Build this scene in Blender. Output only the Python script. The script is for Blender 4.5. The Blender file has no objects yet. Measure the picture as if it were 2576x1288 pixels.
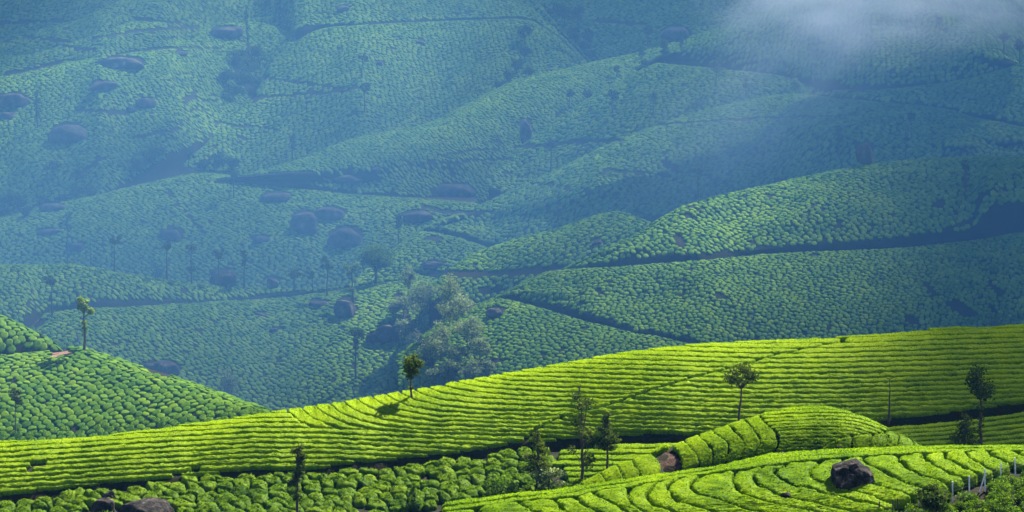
import bpy, math, random
import numpy as np
from mathutils import Vector

random.seed(7)
rng = np.random.default_rng(7)
SC = bpy.context.scene
COL = SC.collection

# ------------------------------------------------------------------ camera, sky, sun, exposure
FOV = math.radians(20.0)
PITCH = math.radians(5.0)
FPX = 1288.0 / math.tan(FOV / 2)
CP, SP = math.cos(PITCH), math.sin(PITCH)

cam_data = bpy.data.cameras.new('camera')
cam = bpy.data.objects.new('camera', cam_data)
COL.objects.link(cam)
cam_data.sensor_fit = 'HORIZONTAL'
cam_data.angle = FOV
cam_data.clip_start = 1.0
cam_data.clip_end = 9000.0
cam.location = (0, 0, 0)
cam.rotation_euler = (math.radians(90) - PITCH, 0, 0)
SC.camera = cam

SUN_AZ = math.radians(37.0)     # clockwise from +Y (the view direction): behind the hills, to the right
SUN_EL = math.radians(47.0)
SUN = np.array([math.sin(SUN_AZ) * math.cos(SUN_EL), math.cos(SUN_AZ) * math.cos(SUN_EL), math.sin(SUN_EL)])

world = bpy.data.worlds.new('World')
SC.world = world
world.use_nodes = True
wn = world.node_tree.nodes
wn.clear()
w_out = wn.new('ShaderNodeOutputWorld')
w_bg = wn.new('ShaderNodeBackground')
w_sky = wn.new('ShaderNodeTexSky')
w_sky.sky_type = 'NISHITA'
w_sky.sun_disc = False
w_sky.sun_elevation = SUN_EL
w_sky.sun_rotation = SUN_AZ
w_sky.altitude = 2500
w_sky.air_density = 1.0
w_sky.dust_density = 0.4
w_sky.ozone_density = 1.5
w_bg.inputs['Strength'].default_value = 0.05
world.node_tree.links.new(w_sky.outputs['Color'], w_bg.inputs['Color'])
world.node_tree.links.new(w_bg.outputs['Background'], w_out.inputs['Surface'])

sun_data = bpy.data.lights.new('sun', 'SUN')
sun_data.energy = 5.0
sun_data.angle = math.radians(0.5)
sun_data.color = (1.0, 0.93, 0.80)
sun = bpy.data.objects.new('sun', sun_data)
COL.objects.link(sun)
sun.rotation_euler = Vector((-SUN).tolist()).to_track_quat('-Z', 'Y').to_euler()
sun.location = (200, 300, 400)

SC.view_settings.view_transform = 'Standard'
SC.view_settings.look = 'None'
SC.view_settings.exposure = 2.55
SC.view_settings.gamma = 1.0
SC.view_settings.use_curve_mapping = False
SC.render.engine = 'CYCLES'
SC.cycles.max_bounces = 5
SC.cycles.diffuse_bounces = 2
SC.cycles.glossy_bounces = 1
SC.cycles.transmission_bounces = 3
SC.cycles.volume_bounces = 0
SC.cycles.transparent_max_bounces = 6
SC.cycles.use_denoising = True
SC.cycles.sample_clamp_indirect = 4.0

# ------------------------------------------------------------------ small helpers
def uv2ae(u, v):
    """Sketch coordinates (2576 x 1288 sketch of the view) to azimuth slope a = x/y and depression e = -z/y."""
    u = np.asarray(u, float); v = np.asarray(v, float)
    xc = (u - 1288.0) / FPX
    yc = -(v - 644.0) / FPX
    den = CP + yc * SP
    return xc / den, (SP - yc * CP) / den

def ae2uv(a, e):
    fw = CP + e * SP
    return 1288.0 + FPX * a / fw, 644.0 - FPX * (SP - e * CP) / fw

def hash2(ix, iy, seed=0):
    h = (ix.astype(np.int64) * 374761393 + iy.astype(np.int64) * 668265263 + seed * 974711) & 0x7fffffff
    h = ((h ^ (h >> 13)) * 1274126177) & 0x7fffffff
    return ((h ^ (h >> 16)) & 0xffff) / 65535.0

def vnoise(x, y, seed=0):
    """smooth value noise in 0..1"""
    x = np.asarray(x, float); y = np.asarray(y, float)
    ix = np.floor(x); iy = np.floor(y)
    fx = x - ix; fy = y - iy
    fx = fx * fx * (3 - 2 * fx); fy = fy * fy * (3 - 2 * fy)
    ix = ix.astype(np.int64); iy = iy.astype(np.int64)
    return ((hash2(ix, iy, seed) * (1 - fx) + hash2(ix + 1, iy, seed) * fx) * (1 - fy)
            + (hash2(ix, iy + 1, seed) * (1 - fx) + hash2(ix + 1, iy + 1, seed) * fx) * fy)

def fbm(x, y, seed=0, n=3):
    s = 0; a = 0.5; t = 0
    for i in range(n):
        s = s + a * vnoise(x * 2 ** i, y * 2 ** i, seed + i); t += a; a *= 0.5
    return s / t

def mesh_np(name, verts, quads=None, tris=None, tint=None, smooth=False):
    """mesh datablock from numpy arrays"""
    me = bpy.data.meshes.new(name)
    verts = np.ascontiguousarray(verts, np.float32).reshape(-1, 3)
    loops = []; starts = []; n = 0
    if quads is not None and len(quads):
        q = np.asarray(quads, np.int32).reshape(-1, 4)
        loops.append(q.ravel()); starts.append(np.arange(len(q)) * 4 + n); n += q.size
    if tris is not None and len(tris):
        t = np.asarray(tris, np.int32).reshape(-1, 3)
        loops.append(t.ravel()); starts.append(np.arange(len(t)) * 3 + n); n += t.size
    loops = np.concatenate(loops).astype(np.int32); starts = np.concatenate(starts).astype(np.int32)
    me.vertices.add(len(verts)); me.vertices.foreach_set('co', verts.ravel())
    me.loops.add(len(loops)); me.loops.foreach_set('vertex_index', loops)
    me.polygons.add(len(starts)); me.polygons.foreach_set('loop_start', starts)
    if smooth:
        me.polygons.foreach_set('use_smooth', np.ones(len(starts), bool))
    if tint is not None:
        at = me.attributes.new('tint', 'FLOAT', 'POINT')
        at.data.foreach_set('value', np.ascontiguousarray(tint, np.float32).ravel())
    me.update(calc_edges=True)
    return me

def link(name, me, mat=None, parent=None, loc=None, rot=None):
    o = bpy.data.objects.new(name, me)
    COL.objects.link(o)
    if mat is not None and me is not None and not me.materials:
        me.materials.append(mat)
    if parent is not None:
        o.parent = parent
    if loc is not None:
        o.location = loc
    if rot is not None:
        o.rotation_euler = rot
    return o

def tag(o, label=None, cat=None, group=None, kind=None):
    if label: o['label'] = label
    if cat: o['category'] = cat
    if group: o['group'] = group
    if kind: o['kind'] = kind
    return o

def thing(name, label, cat, loc, group=None, rz=0.0):
    o = link(name, None, loc=loc, rot=(0, 0, rz))
    return tag(o, label, cat, group)

# ------------------------------------------------------------------ materials
def new_mat(name):
    m = bpy.data.materials.new(name)
    m.use_nodes = True
    m.node_tree.nodes.clear()
    return m, m.node_tree.nodes, m.node_tree.links

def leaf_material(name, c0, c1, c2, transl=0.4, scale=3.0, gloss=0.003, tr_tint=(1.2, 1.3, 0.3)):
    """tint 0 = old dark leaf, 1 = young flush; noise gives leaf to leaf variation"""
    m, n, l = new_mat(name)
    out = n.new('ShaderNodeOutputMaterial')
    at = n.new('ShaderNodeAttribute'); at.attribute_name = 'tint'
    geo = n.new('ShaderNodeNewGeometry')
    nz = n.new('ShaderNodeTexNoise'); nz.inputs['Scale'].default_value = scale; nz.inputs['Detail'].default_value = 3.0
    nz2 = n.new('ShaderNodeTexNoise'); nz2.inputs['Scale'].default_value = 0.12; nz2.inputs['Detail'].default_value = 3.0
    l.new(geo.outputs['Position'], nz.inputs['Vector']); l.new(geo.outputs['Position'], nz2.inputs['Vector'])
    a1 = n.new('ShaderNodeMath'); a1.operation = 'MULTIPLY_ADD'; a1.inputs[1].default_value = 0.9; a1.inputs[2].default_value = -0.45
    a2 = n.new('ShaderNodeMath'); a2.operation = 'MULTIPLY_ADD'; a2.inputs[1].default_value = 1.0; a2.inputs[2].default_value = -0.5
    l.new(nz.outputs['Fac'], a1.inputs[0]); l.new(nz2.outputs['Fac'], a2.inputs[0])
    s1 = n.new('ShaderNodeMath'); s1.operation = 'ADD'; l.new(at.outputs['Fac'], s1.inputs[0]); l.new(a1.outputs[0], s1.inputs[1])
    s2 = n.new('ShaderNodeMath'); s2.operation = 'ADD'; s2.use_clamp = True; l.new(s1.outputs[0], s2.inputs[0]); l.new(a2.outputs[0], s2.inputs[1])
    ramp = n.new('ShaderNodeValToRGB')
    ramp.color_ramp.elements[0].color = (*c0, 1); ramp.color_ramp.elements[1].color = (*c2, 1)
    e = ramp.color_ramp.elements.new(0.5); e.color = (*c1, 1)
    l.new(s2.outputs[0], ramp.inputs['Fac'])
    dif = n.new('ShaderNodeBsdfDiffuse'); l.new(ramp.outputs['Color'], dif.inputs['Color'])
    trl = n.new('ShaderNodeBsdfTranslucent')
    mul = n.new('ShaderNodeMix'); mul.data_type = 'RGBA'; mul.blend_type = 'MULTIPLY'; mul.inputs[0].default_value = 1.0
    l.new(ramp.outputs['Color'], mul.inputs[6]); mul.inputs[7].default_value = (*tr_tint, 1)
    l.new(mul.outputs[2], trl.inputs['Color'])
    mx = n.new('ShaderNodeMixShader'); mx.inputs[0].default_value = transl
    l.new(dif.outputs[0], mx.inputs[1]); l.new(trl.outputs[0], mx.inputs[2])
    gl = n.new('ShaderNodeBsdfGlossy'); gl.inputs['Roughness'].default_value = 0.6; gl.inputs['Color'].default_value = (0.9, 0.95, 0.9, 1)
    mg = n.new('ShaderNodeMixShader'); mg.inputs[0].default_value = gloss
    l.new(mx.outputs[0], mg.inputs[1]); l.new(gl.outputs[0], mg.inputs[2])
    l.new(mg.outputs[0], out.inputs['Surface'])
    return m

def rough_material(name, stops, scale=1.0, detail=6.0, bump=0.3, bump_scale=4.0, rough=0.9):
    m, n, l = new_mat(name)
    out = n.new('ShaderNodeOutputMaterial')
    geo = n.new('ShaderNodeNewGeometry')
    nz = n.new('ShaderNodeTexNoise'); nz.inputs['Scale'].default_value = scale; nz.inputs['Detail'].default_value = detail
    nz.inputs['Roughness'].default_value = 0.65
    l.new(geo.outputs['Position'], nz.inputs['Vector'])
    ramp = n.new('ShaderNodeValToRGB')
    els = ramp.color_ramp.elements
    els[0].position = stops[0][0]; els[0].color = (*stops[0][1], 1)
    els[1].position = stops[-1][0]; els[1].color = (*stops[-1][1], 1)
    for p, c in stops[1:-1]:
        e = els.new(p); e.color = (*c, 1)
    l.new(nz.outputs['Fac'], ramp.inputs['Fac'])
    b = n.new('ShaderNodeBsdfPrincipled'); b.inputs['Roughness'].default_value = rough
    b.inputs['Specular IOR Level'].default_value = 0.04
    l.new(ramp.outputs['Color'], b.inputs['Base Color'])
    nb = n.new('ShaderNodeTexNoise'); nb.inputs['Scale'].default_value = bump_scale; nb.inputs['Detail'].default_value = 5.0
    l.new(geo.outputs['Position'], nb.inputs['Vector'])
    bp = n.new('ShaderNodeBump'); bp.inputs['Strength'].default_value = bump; bp.inputs['Distance'].default_value = 0.15
    l.new(nb.outputs['Fac'], bp.inputs['Height']); l.new(bp.outputs['Normal'], b.inputs['Normal'])
    l.new(b.outputs[0], out.inputs['Surface'])
    return m

M_TEA = leaf_material('tea_leaf_flush', (0.018, 0.052, 0.004), (0.094, 0.170, 0.002), (0.186, 0.270, 0.003), 0.45, 6.0)
M_TEA_NEAR = leaf_material('tea_leaf_near', (0.014, 0.050, 0.004), (0.084, 0.160, 0.002), (0.170, 0.255, 0.003), 0.45, 6.0)
M_BUSH = leaf_material('tea_leaf', (0.010, 0.034, 0.005), (0.044, 0.095, 0.004), (0.105, 0.165, 0.005), 0.4, 5.0)
M_FAR = leaf_material('tea_leaf_far', (0.014, 0.054, 0.008), (0.058, 0.135, 0.006), (0.125, 0.210, 0.007), 0.3, 2.0, 0.003)
M_TREE = leaf_material('tree_leaf', (0.012, 0.026, 0.008), (0.035, 0.060, 0.012), (0.080, 0.100, 0.020), 0.3, 2.0)
M_EUC = leaf_material('gum_leaf', (0.045, 0.080, 0.032), (0.120, 0.175, 0.070), (0.240, 0.290, 0.140), 0.4, 1.2, 0.006, (1.1, 1.1, 0.8))
M_YEL = leaf_material('pale_leaf', (0.050, 0.100, 0.020), (0.110, 0.170, 0.030), (0.190, 0.250, 0.060), 0.4, 1.5, 0.003, (1.1, 1.2, 0.6))
M_SHRUB = leaf_material('shrub_leaf', (0.012, 0.042, 0.008), (0.044, 0.100, 0.008), (0.110, 0.170, 0.012), 0.35, 4.0, 0.006)
M_SOIL = rough_material('hill_soil', [(0.3, (0.005, 0.008, 0.003)), (0.5, (0.009, 0.010, 0.005)), (0.72, (0.022, 0.015, 0.009))], 0.35, 8.0, 0.6, 3.0)
M_TRACK_SHADE = rough_material('shade_toned_earth', [(0.3, (0.007, 0.009, 0.005)), (0.5, (0.015, 0.013, 0.009)), (0.72, (0.036, 0.022, 0.016))], 0.7, 8.0, 0.6, 4.0)  # track dirt darkened, the shade along the banks put into its colour
M_TRACK = rough_material('track_dirt', [(0.3, (0.09, 0.048, 0.030)), (0.55, (0.16, 0.092, 0.062)), (0.75, (0.25, 0.16, 0.115))], 0.9, 7.0, 0.4, 6.0)
M_HOLLOW = rough_material('trodden_earth', [(0.3, (0.022, 0.014, 0.010)), (0.52, (0.055, 0.032, 0.023)), (0.72, (0.11, 0.066, 0.048))], 1.6, 8.0, 0.8, 5.0)
M_ROCK = rough_material('boulder_rock', [(0.40, (0.005, 0.005, 0.005)), (0.52, (0.017, 0.0155, 0.015)), (0.60, (0.036, 0.029, 0.026)), (0.71, (0.15, 0.14, 0.135))], 1.5, 12.0, 1.0, 3.5)
M_ROCKFAR = rough_material('hill_rock', [(0.36, (0.018, 0.018, 0.015)), (0.50, (0.044, 0.041, 0.036)), (0.60, (0.075, 0.066, 0.058)), (0.74, (0.20, 0.185, 0.175))], 0.5, 10.0, 0.9, 2.0)
M_BARK = rough_material('bark', [(0.3, (0.030, 0.022, 0.016)), (0.7, (0.10, 0.080, 0.062))], 3.0, 6.0, 0.6, 9.0)
M_POST = rough_material('weathered_white_post', [(0.3, (0.26, 0.27, 0.29)), (0.55, (0.46, 0.47, 0.49)), (0.8, (0.62, 0.62, 0.63))], 5.0, 6.0, 0.3, 12.0)
M_WIRE = rough_material('fence_wire', [(0.3, (0.05, 0.05, 0.05)), (0.7, (0.10, 0.10, 0.10))], 5.0, 3.0, 0.1, 12.0, 0.5)

# ------------------------------------------------------------------ the hills
class Hill:
    """One hillside: a front slope from a foot line to a crest line, a cut bank below the foot, a back slope behind the crest."""
    def __init__(s, name, crest, foot, d_foot, slope, dome=0.5, fold=0.0, seed=1, smooth=14.0, back_flat=0.0, urange=(-220, 2796), cut=2.2, back_len=70.0, veg=0.36):
        s.veg = veg
        s.name, s.dome, s.fold, s.seed, s.back_flat, s.cut, s.back_len = name, dome, fold, seed, back_flat, cut, back_len
        s.u0, s.u1 = urange
        us = np.arange(s.u0, s.u1 + 4, 4.0)
        def line(pts):
            p = np.array(pts, float)
            v = np.interp(us, p[:, 0], p[:, 1])
            k = np.exp(-0.5 * (np.arange(-12, 13) * 4.0 / max(smooth, 1)) ** 2); k /= k.sum()
            vp = np.concatenate([np.full(12, v[0]), v, np.full(12, v[-1])])
            return np.convolve(vp, k, 'valid')
        vc = line(crest); vf = np.maximum(line(foot), vc + 4)
        s.us, s.vc, s.vf = us, vc, vf
        s.a, s.ec = uv2ae(us, vc)
        _, s.ef = uv2ae(us, vf)
        if callable(d_foot):
            s.df = d_foot(s.a)
        elif np.isscalar(d_foot):
            s.df = np.full_like(us, d_foot)
        else:
            p = np.array(d_foot, float); s.df = np.interp(us, p[:, 0], p[:, 1])
        if np.isscalar(slope):
            al = np.full_like(us, slope)
        else:
            p = np.array(slope, float); al = np.interp(us, p[:, 0], p[:, 1])
        ta = np.tan(np.radians(al))
        s.dc = s.df * (ta + s.ef) / (ta + s.ec)
    def at(s, arr, a): return np.interp(a, s.a, arr)
    def Dc(s, a): return np.interp(a, s.a, s.dc)
    def Ec(s, a): return np.interp(a, s.a, s.ec)
    def Df(s, a): return np.interp(a, s.a, s.df)
    def Ef(s, a): return np.interp(a, s.a, s.ef)
    def crest_v(s, u): return np.interp(u, s.us, s.vc)
    def foot_v(s, u): return np.interp(u, s.us, s.vf)
    def f(s, t): return (1 - s.dome) * t + s.dome * (1 - np.sqrt(np.maximum(0, 1 - t * t)))
    def front(s, a, t):
        """depth y and depression e on the front slope, t = 0 foot .. 1 crest"""
        df, dc = s.Df(a), s.Dc(a)
        d = df + (dc - df) * s.f(t)
        if s.fold:
            w = np.sin(np.pi * np.clip(t, 0, 1)) ** 2
            d = d + s.fold * w * (fbm(a * 34 + s.seed * 3.1, t * 1.3 + s.seed, s.seed, 3) - 0.5) * 2
        return d, s.Ef(a) + (s.Ec(a) - s.Ef(a)) * t
    def from_uv(s, u, v):
        """ground point seen at a sketch point"""
        a, e = uv2ae(u, v)
        ef, ec = s.Ef(a), s.Ec(a)
        t = np.clip((ef - e) / np.maximum(ef - ec, 1e-6), 0, 1)
        d, e2 = s.front(a, t)
        return np.stack([a * d, d, -e2 * d - s.veg], -1)
    def t_of(s, a, y):
        lo = np.zeros_like(y); hi = np.ones_like(y)
        for _ in range(16):
            m = 0.5 * (lo + hi)
            d, _e = s.front(a, m)
            up = d < y
            lo = np.where(up, m, lo); hi = np.where(up, hi, m)
        return 0.5 * (lo + hi)
    def z(s, x, y):
        x = np.asarray(x, float); y = np.asarray(y, float)
        a = x / y
        t = s.t_of(a, y)
        d, e = s.front(a, t)
        zf = -e * y
        df, dc = s.Df(a), s.Dc(a)
        q = y - dc
        zc = -s.Ec(a) * dc
        qq = np.maximum(0, q - s.back_flat)
        ec = np.maximum(s.Ec(a), 0.02) if s.back_flat == 0 else 0.02
        zb = zc - qq * ec - np.minimum(qq * qq * 0.010, qq * 0.32)
        p = df - y
        zs = -s.Ef(a) * df - np.minimum(p, s.cut) * 2.1 - np.maximum(0, p - s.cut) * 0.22
        return np.where(q > 0, zb, np.where(p > 0, zs, zf)) - s.veg
    def mesh(s, du, nt):
        us = np.arange(s.u0, s.u1 + du, du)
        a, _ = uv2ae(us, np.full_like(us, 644.0))
        rows = []
        df, dc = s.Df(a), s.Dc(a)
        for p in (34.0, 14.0, s.cut + 1.5, s.cut, s.cut * 0.66, s.cut * 0.33):
            y = df - p; rows.append((a * y, y, s.z(a * y, y)))
        for t in np.linspace(0, 1, nt) ** 0.8:
            d, e = s.front(a, np.full_like(a, t)); rows.append((a * d, d, -e * d - s.veg))
        for q in np.array([0.02, 0.06, 0.12, 0.22, 0.4, 0.65, 1.0]) * s.back_len:
            y = dc + q; rows.append((a * y, y, s.z(a * y, y)))
        X = np.array([r[0] for r in rows]); Y = np.array([r[1] for r in rows]); Z = np.array([r[2] for r in rows])
        Z = Z + (fbm(X / 3.0, Y / 3.0, 5, 2) - 0.5) * 0.12
        R, Cn = X.shape
        idx = np.arange(R * Cn).reshape(R, Cn)
        q = np.stack([idx[:-1, :-1], idx[:-1, 1:], idx[1:, 1:], idx[1:, :-1]], -1).reshape(-1, 4)
        me = mesh_np('hillside', np.stack([X, Y, Z], -1).reshape(-1, 3), q, smooth=True)
        o = link('hillside', me, M_SOIL)
        return tag(o, kind='structure')

L = {}
def hill(key, *a, **k):
    L[key] = Hill(key, *a, **k)
    return L[key]

# near hill with the broad curving hedges
hill('A', [(-220, 1420), (700, 1340), (980, 1290), (1110, 1262), (1288, 1241), (1425, 1226), (1525, 1212), (1658, 1191), (1788, 1174), (1932, 1140), (2032, 1133), (2120, 1127), (2307, 1121), (2576, 1119), (2796, 1119)],
     [(-220, 1480), (700, 1400), (980, 1350), (2796, 1335)], 236, 15, dome=0.55, smooth=10, veg=0.7)
# knoll behind it and its small left lobe
hill('B', [(1560, 1240), (1600, 1190), (1622, 1150), (1640, 1136), (1683, 1116), (1738, 1096), (1813, 1070), (1888, 1046), (1932, 1035), (1994, 1023), (2070, 1020), (2120, 1027), (2170, 1046), (2232, 1073), (2294, 1106), (2330, 1124), (2400, 1170), (2460, 1220)],
     [(1560, 1260), (1640, 1225), (1788, 1200), (1932, 1172), (2120, 1150), (2330, 1145), (2460, 1240)], 268, 24, dome=0.75, smooth=8, urange=(1560, 2460), veg=0.4)
hill('B1', [(1340, 1290), (1390, 1250), (1428, 1226), (1475, 1203), (1538, 1173), (1600, 1148), (1638, 1139), (1655, 1146), (1668, 1162), (1674, 1190), (1680, 1215)],
     [(1340, 1300), (1430, 1250), (1530, 1235), (1680, 1222)], 262, 24, dome=0.7, smooth=6, urange=(1340, 1680), veg=0.4)
# gentle ground below the dirt track
hill('D', [(-220, 1290), (0, 1264), (87, 1253), (162, 1242), (262, 1228), (337, 1223), (425, 1213), (487, 1203), (644, 1199), (744, 1193), (804, 1191), (856, 1186), (956, 1178), (1044, 1167), (1156, 1153), (1244, 1139), (1303, 1129), (1398, 1126), (1500, 1119), (1688, 1112), (1900, 1100), (2100, 1085), (2244, 1073), (2407, 1058), (2576, 1034), (2796, 1000)],
     [(-220, 1345), (0, 1330), (600, 1318), (980, 1306), (1425, 1250), (1700, 1190), (2300, 1150), (2796, 1150)],
     [(-220, 306), (0, 308), (700, 312), (1425, 322), (2300, 326), (2796, 326)], 11, dome=0.1, smooth=8, back_flat=5.0, veg=0.72)
# long bright slope
hill('C', [(-220, 1135), (0, 1110), (125, 1103), (250, 1095), (375, 1082), (462, 1068), (550, 1057), (644, 1042), (769, 1022), (894, 1003), (1019, 982), (1119, 966), (1144, 959), (1288, 935), (1413, 913), (1538, 890), (1663, 874), (1788, 862), (1932, 856), (2057, 850), (2182, 843), (2307, 831), (2370, 824), (2420, 821), (2457, 824), (2494, 823), (2576, 815), (2796, 800)],
     [(-220, 1265), (0, 1241), (137, 1223), (312, 1206), (470, 1193), (582, 1183), (709, 1178), (794, 1176), (876, 1158), (969, 1153), (1019, 1146), (1156, 1131), (1266, 1116), (1288, 1107), (1425, 1101), (1463, 1092), (1575, 1086), (1750, 1087), (1900, 1080), (2194, 1053), (2342, 1038), (2502, 1016), (2576, 1007), (2796, 990)],
     lambda a: L['D'].Dc(a) + 1.5, 20, dome=0.45, smooth=10, veg=0.58)
# left hill with round bushes, in two steps
hill('E', [(-220, 910), (0, 898), (150, 885), (190, 878), (212, 879), (250, 894), (330, 919), (425, 947), (470, 965), (560, 996), (644, 1026), (720, 1056), (860, 1120)],
     [(-220, 1150), (0, 1135), (200, 1120), (550, 1075), (700, 1062), (860, 1130)], 480, 20, dome=0.3, smooth=8, back_flat=3.0, urange=(-220, 860))
hill('E2', [(-220, 740), (-60, 772), (0, 791), (45, 811), (75, 829), (107, 842), (140, 862), (152, 880), (170, 905)],
     [(-220, 895), (0, 889), (140, 880), (170, 910)], lambda a: L['E'].Dc(a) + 2.5, 24, dome=0.6, smooth=6, urange=(-220, 172))
# lower right spur, below the diagonal road
hill('G1', [(1000, 900), (1080, 835), (1119, 809), (1211, 765), (1262, 751), (1290, 757), (1363, 776), (1438, 799), (1475, 811), (1538, 824), (1583, 838), (1663, 850), (1728, 865), (1770, 873), (1860, 890), (2000, 910)],
     [(1000, 985), (1200, 970), (1300, 950), (1538, 905), (1770, 885), (2000, 920)], 560, 18, dome=0.3, smooth=8, back_flat=4, urange=(1000, 2000))
hill('H', [(1180, 790), (1230, 757), (1288, 730), (1338, 703), (1395, 681), (1538, 674), (1663, 664), (1788, 655), (1932, 641), (2007, 637), (2182, 630), (2307, 622), (2457, 605), (2519, 592), (2576, 582), (2796, 560)],
     [(1180, 800), (1270, 740), (1288, 742), (1388, 767), (1428, 777), (1513, 800), (1601, 830), (1713, 847), (1763, 859), (1850, 880), (2200, 870), (2576, 845), (2796, 830)],
     lambda a: L['G1'].Dc(a) + 2.2, 21, dome=0.2, fold=3.5, seed=3, smooth=8, back_flat=5, urange=(1180, 2796))
hill('K', [(1080, 720), (1140, 668), (1180, 641), (1244, 618), (1288, 604), (1388, 579), (1450, 558), (1500, 540), (1560, 530), (1640, 560)],
     [(1080, 760), (1150, 765), (1230, 760), (1300, 722), (1400, 688), (1440, 676), (1520, 655), (1640, 600)], 632, 17, dome=0.6, smooth=10, urange=(1080, 1640))
hill('I', [(1380, 690), (1440, 666), (1488, 642), (1538, 619), (1613, 582), (1650, 554), (1713, 520), (1788, 497), (1863, 479), (1932, 465), (2007, 447), (2082, 432), (2182, 413), (2320, 399), (2450, 393), (2576, 395), (2796, 400)],
     [(1380, 698), (1401, 673), (1435, 670), (1500, 661), (1575, 650), (1713, 639), (1778, 641), (1932, 622), (2144, 608), (2257, 599), (2357, 585), (2447, 575), (2475, 550), (2495, 512), (2576, 506), (2796, 500)],
     lambda a: L['H'].Dc(a) + 3.0, 22, dome=0.28, fold=5.0, seed=5, smooth=8, urange=(1380, 2796), cut=7.0)
# valley floor slope in the centre left
hill('F', [(-220, 930), (60, 850), (90, 806), (115, 790), (160, 783), (225, 778), (375, 772), (425, 767), (644, 756), (744, 747), (819, 737), (894, 726), (969, 714), (1040, 704), (1120, 712), (1200, 735), (1300, 770), (1420, 850)],
     [(-220, 950), (0, 920), (212, 912), (470, 990), (668, 1056), (1000, 1030), (1300, 975), (1420, 900)], 610, 16, dome=0.35, fold=4.0, seed=7, smooth=8, back_flat=4, urange=(-220, 1420))
hill('R', [(-220, 690), (0, 666), (175, 664), (250, 676), (325, 690), (425, 704), (475, 711), (550, 719), (644, 723), (744, 728), (840, 724), (960, 700), (1040, 690), (1120, 705), (1200, 740)],
     [(-220, 850), (50, 813), (72, 793), (120, 772), (175, 765), (250, 755), (400, 755), (500, 757), (600, 752), (644, 745), (719, 737), (794, 730), (900, 722), (1040, 700), (1200, 745)],
     lambda a: L['F'].Dc(a) + 3.0, 18, dome=0.5, smooth=8, urange=(-220, 1200))
hill('J2', [(880, 720), (930, 668), (990, 627), (1056, 583), (1100, 588), (1160, 603), (1220, 623), (1260, 645), (1340, 690)],
     [(880, 740), (1000, 712), (1180, 680), (1260, 668), (1340, 700)], 690, 18, dome=0.4, smooth=8, back_flat=4, urange=(880, 1340))
hill('Q', [(-220, 590), (0, 549), (175, 507), (250, 492), (325, 472), (400, 456), (475, 439), (525, 436), (600, 445), (644, 452), (694, 463), (819, 481), (894, 491), (1044, 501), (1194, 512), (1300, 545), (1400, 600)],
     [(-220, 705), (0, 682), (250, 692), (475, 725), (644, 738), (840, 738), (1000, 722), (1200, 700), (1400, 680)], 738, 17, dome=0.4, fold=9.0, seed=11, smooth=8, back_flat=4, urange=(-220, 1400))
# right middle hill
hill('J', [(960, 650), (1040, 592), (1056, 580), (1094, 562), (1144, 542), (1219, 512), (1288, 480), (1400, 428), (1513, 372), (1600, 335), (1645, 320), (1763, 280), (1838, 261), (1932, 243), (1994, 236), (2030, 238), (2120, 249), (2300, 264), (2400, 278), (2440, 294), (2507, 306), (2576, 322), (2796, 360)],
     [(960, 660), (1056, 586), (1081, 574), (1150, 591), (1200, 606), (1244, 616), (1288, 616), (1400, 592), (1500, 560), (1713, 535), (1932, 485), (2200, 428), (2576, 405), (2796, 410)],
     [(960, 722), (1056, 722), (1300, 705), (1500, 692), (1932, 690), (2200, 676), (2796, 676)], 18, dome=0.45, fold=10.0, seed=13, smooth=8, back_flat=4, urange=(960, 2796))
hill('M', [(330, 500), (430, 470), (560, 446), (620, 438), (744, 404), (819, 372), (894, 346), (969, 331), (1060, 316), (1106, 298), (1219, 238), (1288, 203), (1388, 181), (1488, 156), (1588, 136), (1663, 116), (1738, 92), (1838, 62), (1932, 18), (2000, -20)],
     [(330, 505), (600, 446), (694, 457), (819, 472), (894, 482), (1044, 493), (1194, 508), (1288, 500), (1400, 450), (1513, 395), (1650, 340), (2000, 260)],
     [(330, 806), (1000, 808), (1300, 830), (1600, 870), (2000, 890)], 17, dome=0.45, fold=12.0, seed=17, smooth=8, back_flat=0, urange=(330, 2000))
hill('L1', [(1230, 450), (1270, 405), (1300, 373), (1375, 321), (1463, 258), (1538, 216), (1600, 181), (1650, 158), (1700, 164), (1800, 173), (1900, 183), (2000, 194), (2070, 206), (2130, 225), (2200, 250)],
     [(1230, 470), (1290, 492), (1400, 445), (1513, 390), (1600, 352), (1763, 297), (1932, 258), (2060, 250), (2200, 270)], 765, 18, dome=0.45, fold=6.0, seed=19, smooth=8, back_flat=4, urange=(1230, 2200))
hill('N2', [(1980, 245), (2030, 233), (2100, 229), (2270, 222), (2357, 212), (2450, 195), (2540, 170), (2576, 155), (2796, 90)],
     [(1980, 250), (2030, 236), (2130, 241), (2260, 256), (2380, 267), (2430, 282), (2576, 310), (2796, 340)], lambda a: L['J'].Dc(a) + 2.5, 18, dome=0.4, smooth=8, back_flat=4, urange=(1980, 2796))
hill('N', [(1600, 170), (1640, 148), (1663, 130), (1738, 92), (1838, 60), (1932, 18), (1990, -10), (2100, -45), (2250, -35), (2307, 0), (2370, 26), (2432, 61), (2507, 112), (2557, 152), (2620, 210), (2796, 330)],
     [(1600, 175), (1650, 153), (1750, 159), (1900, 176), (2000, 189), (2080, 206), (2150, 216), (2270, 219), (2357, 208), (2457, 191), (2557, 164), (2620, 215), (2796, 335)],
     [(1600, 828), (1800, 812), (2080, 765), (2200, 745), (2796, 742)], 23, dome=0.5, fold=8.0, seed=23, smooth=8, urange=(1600, 2796))
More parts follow.
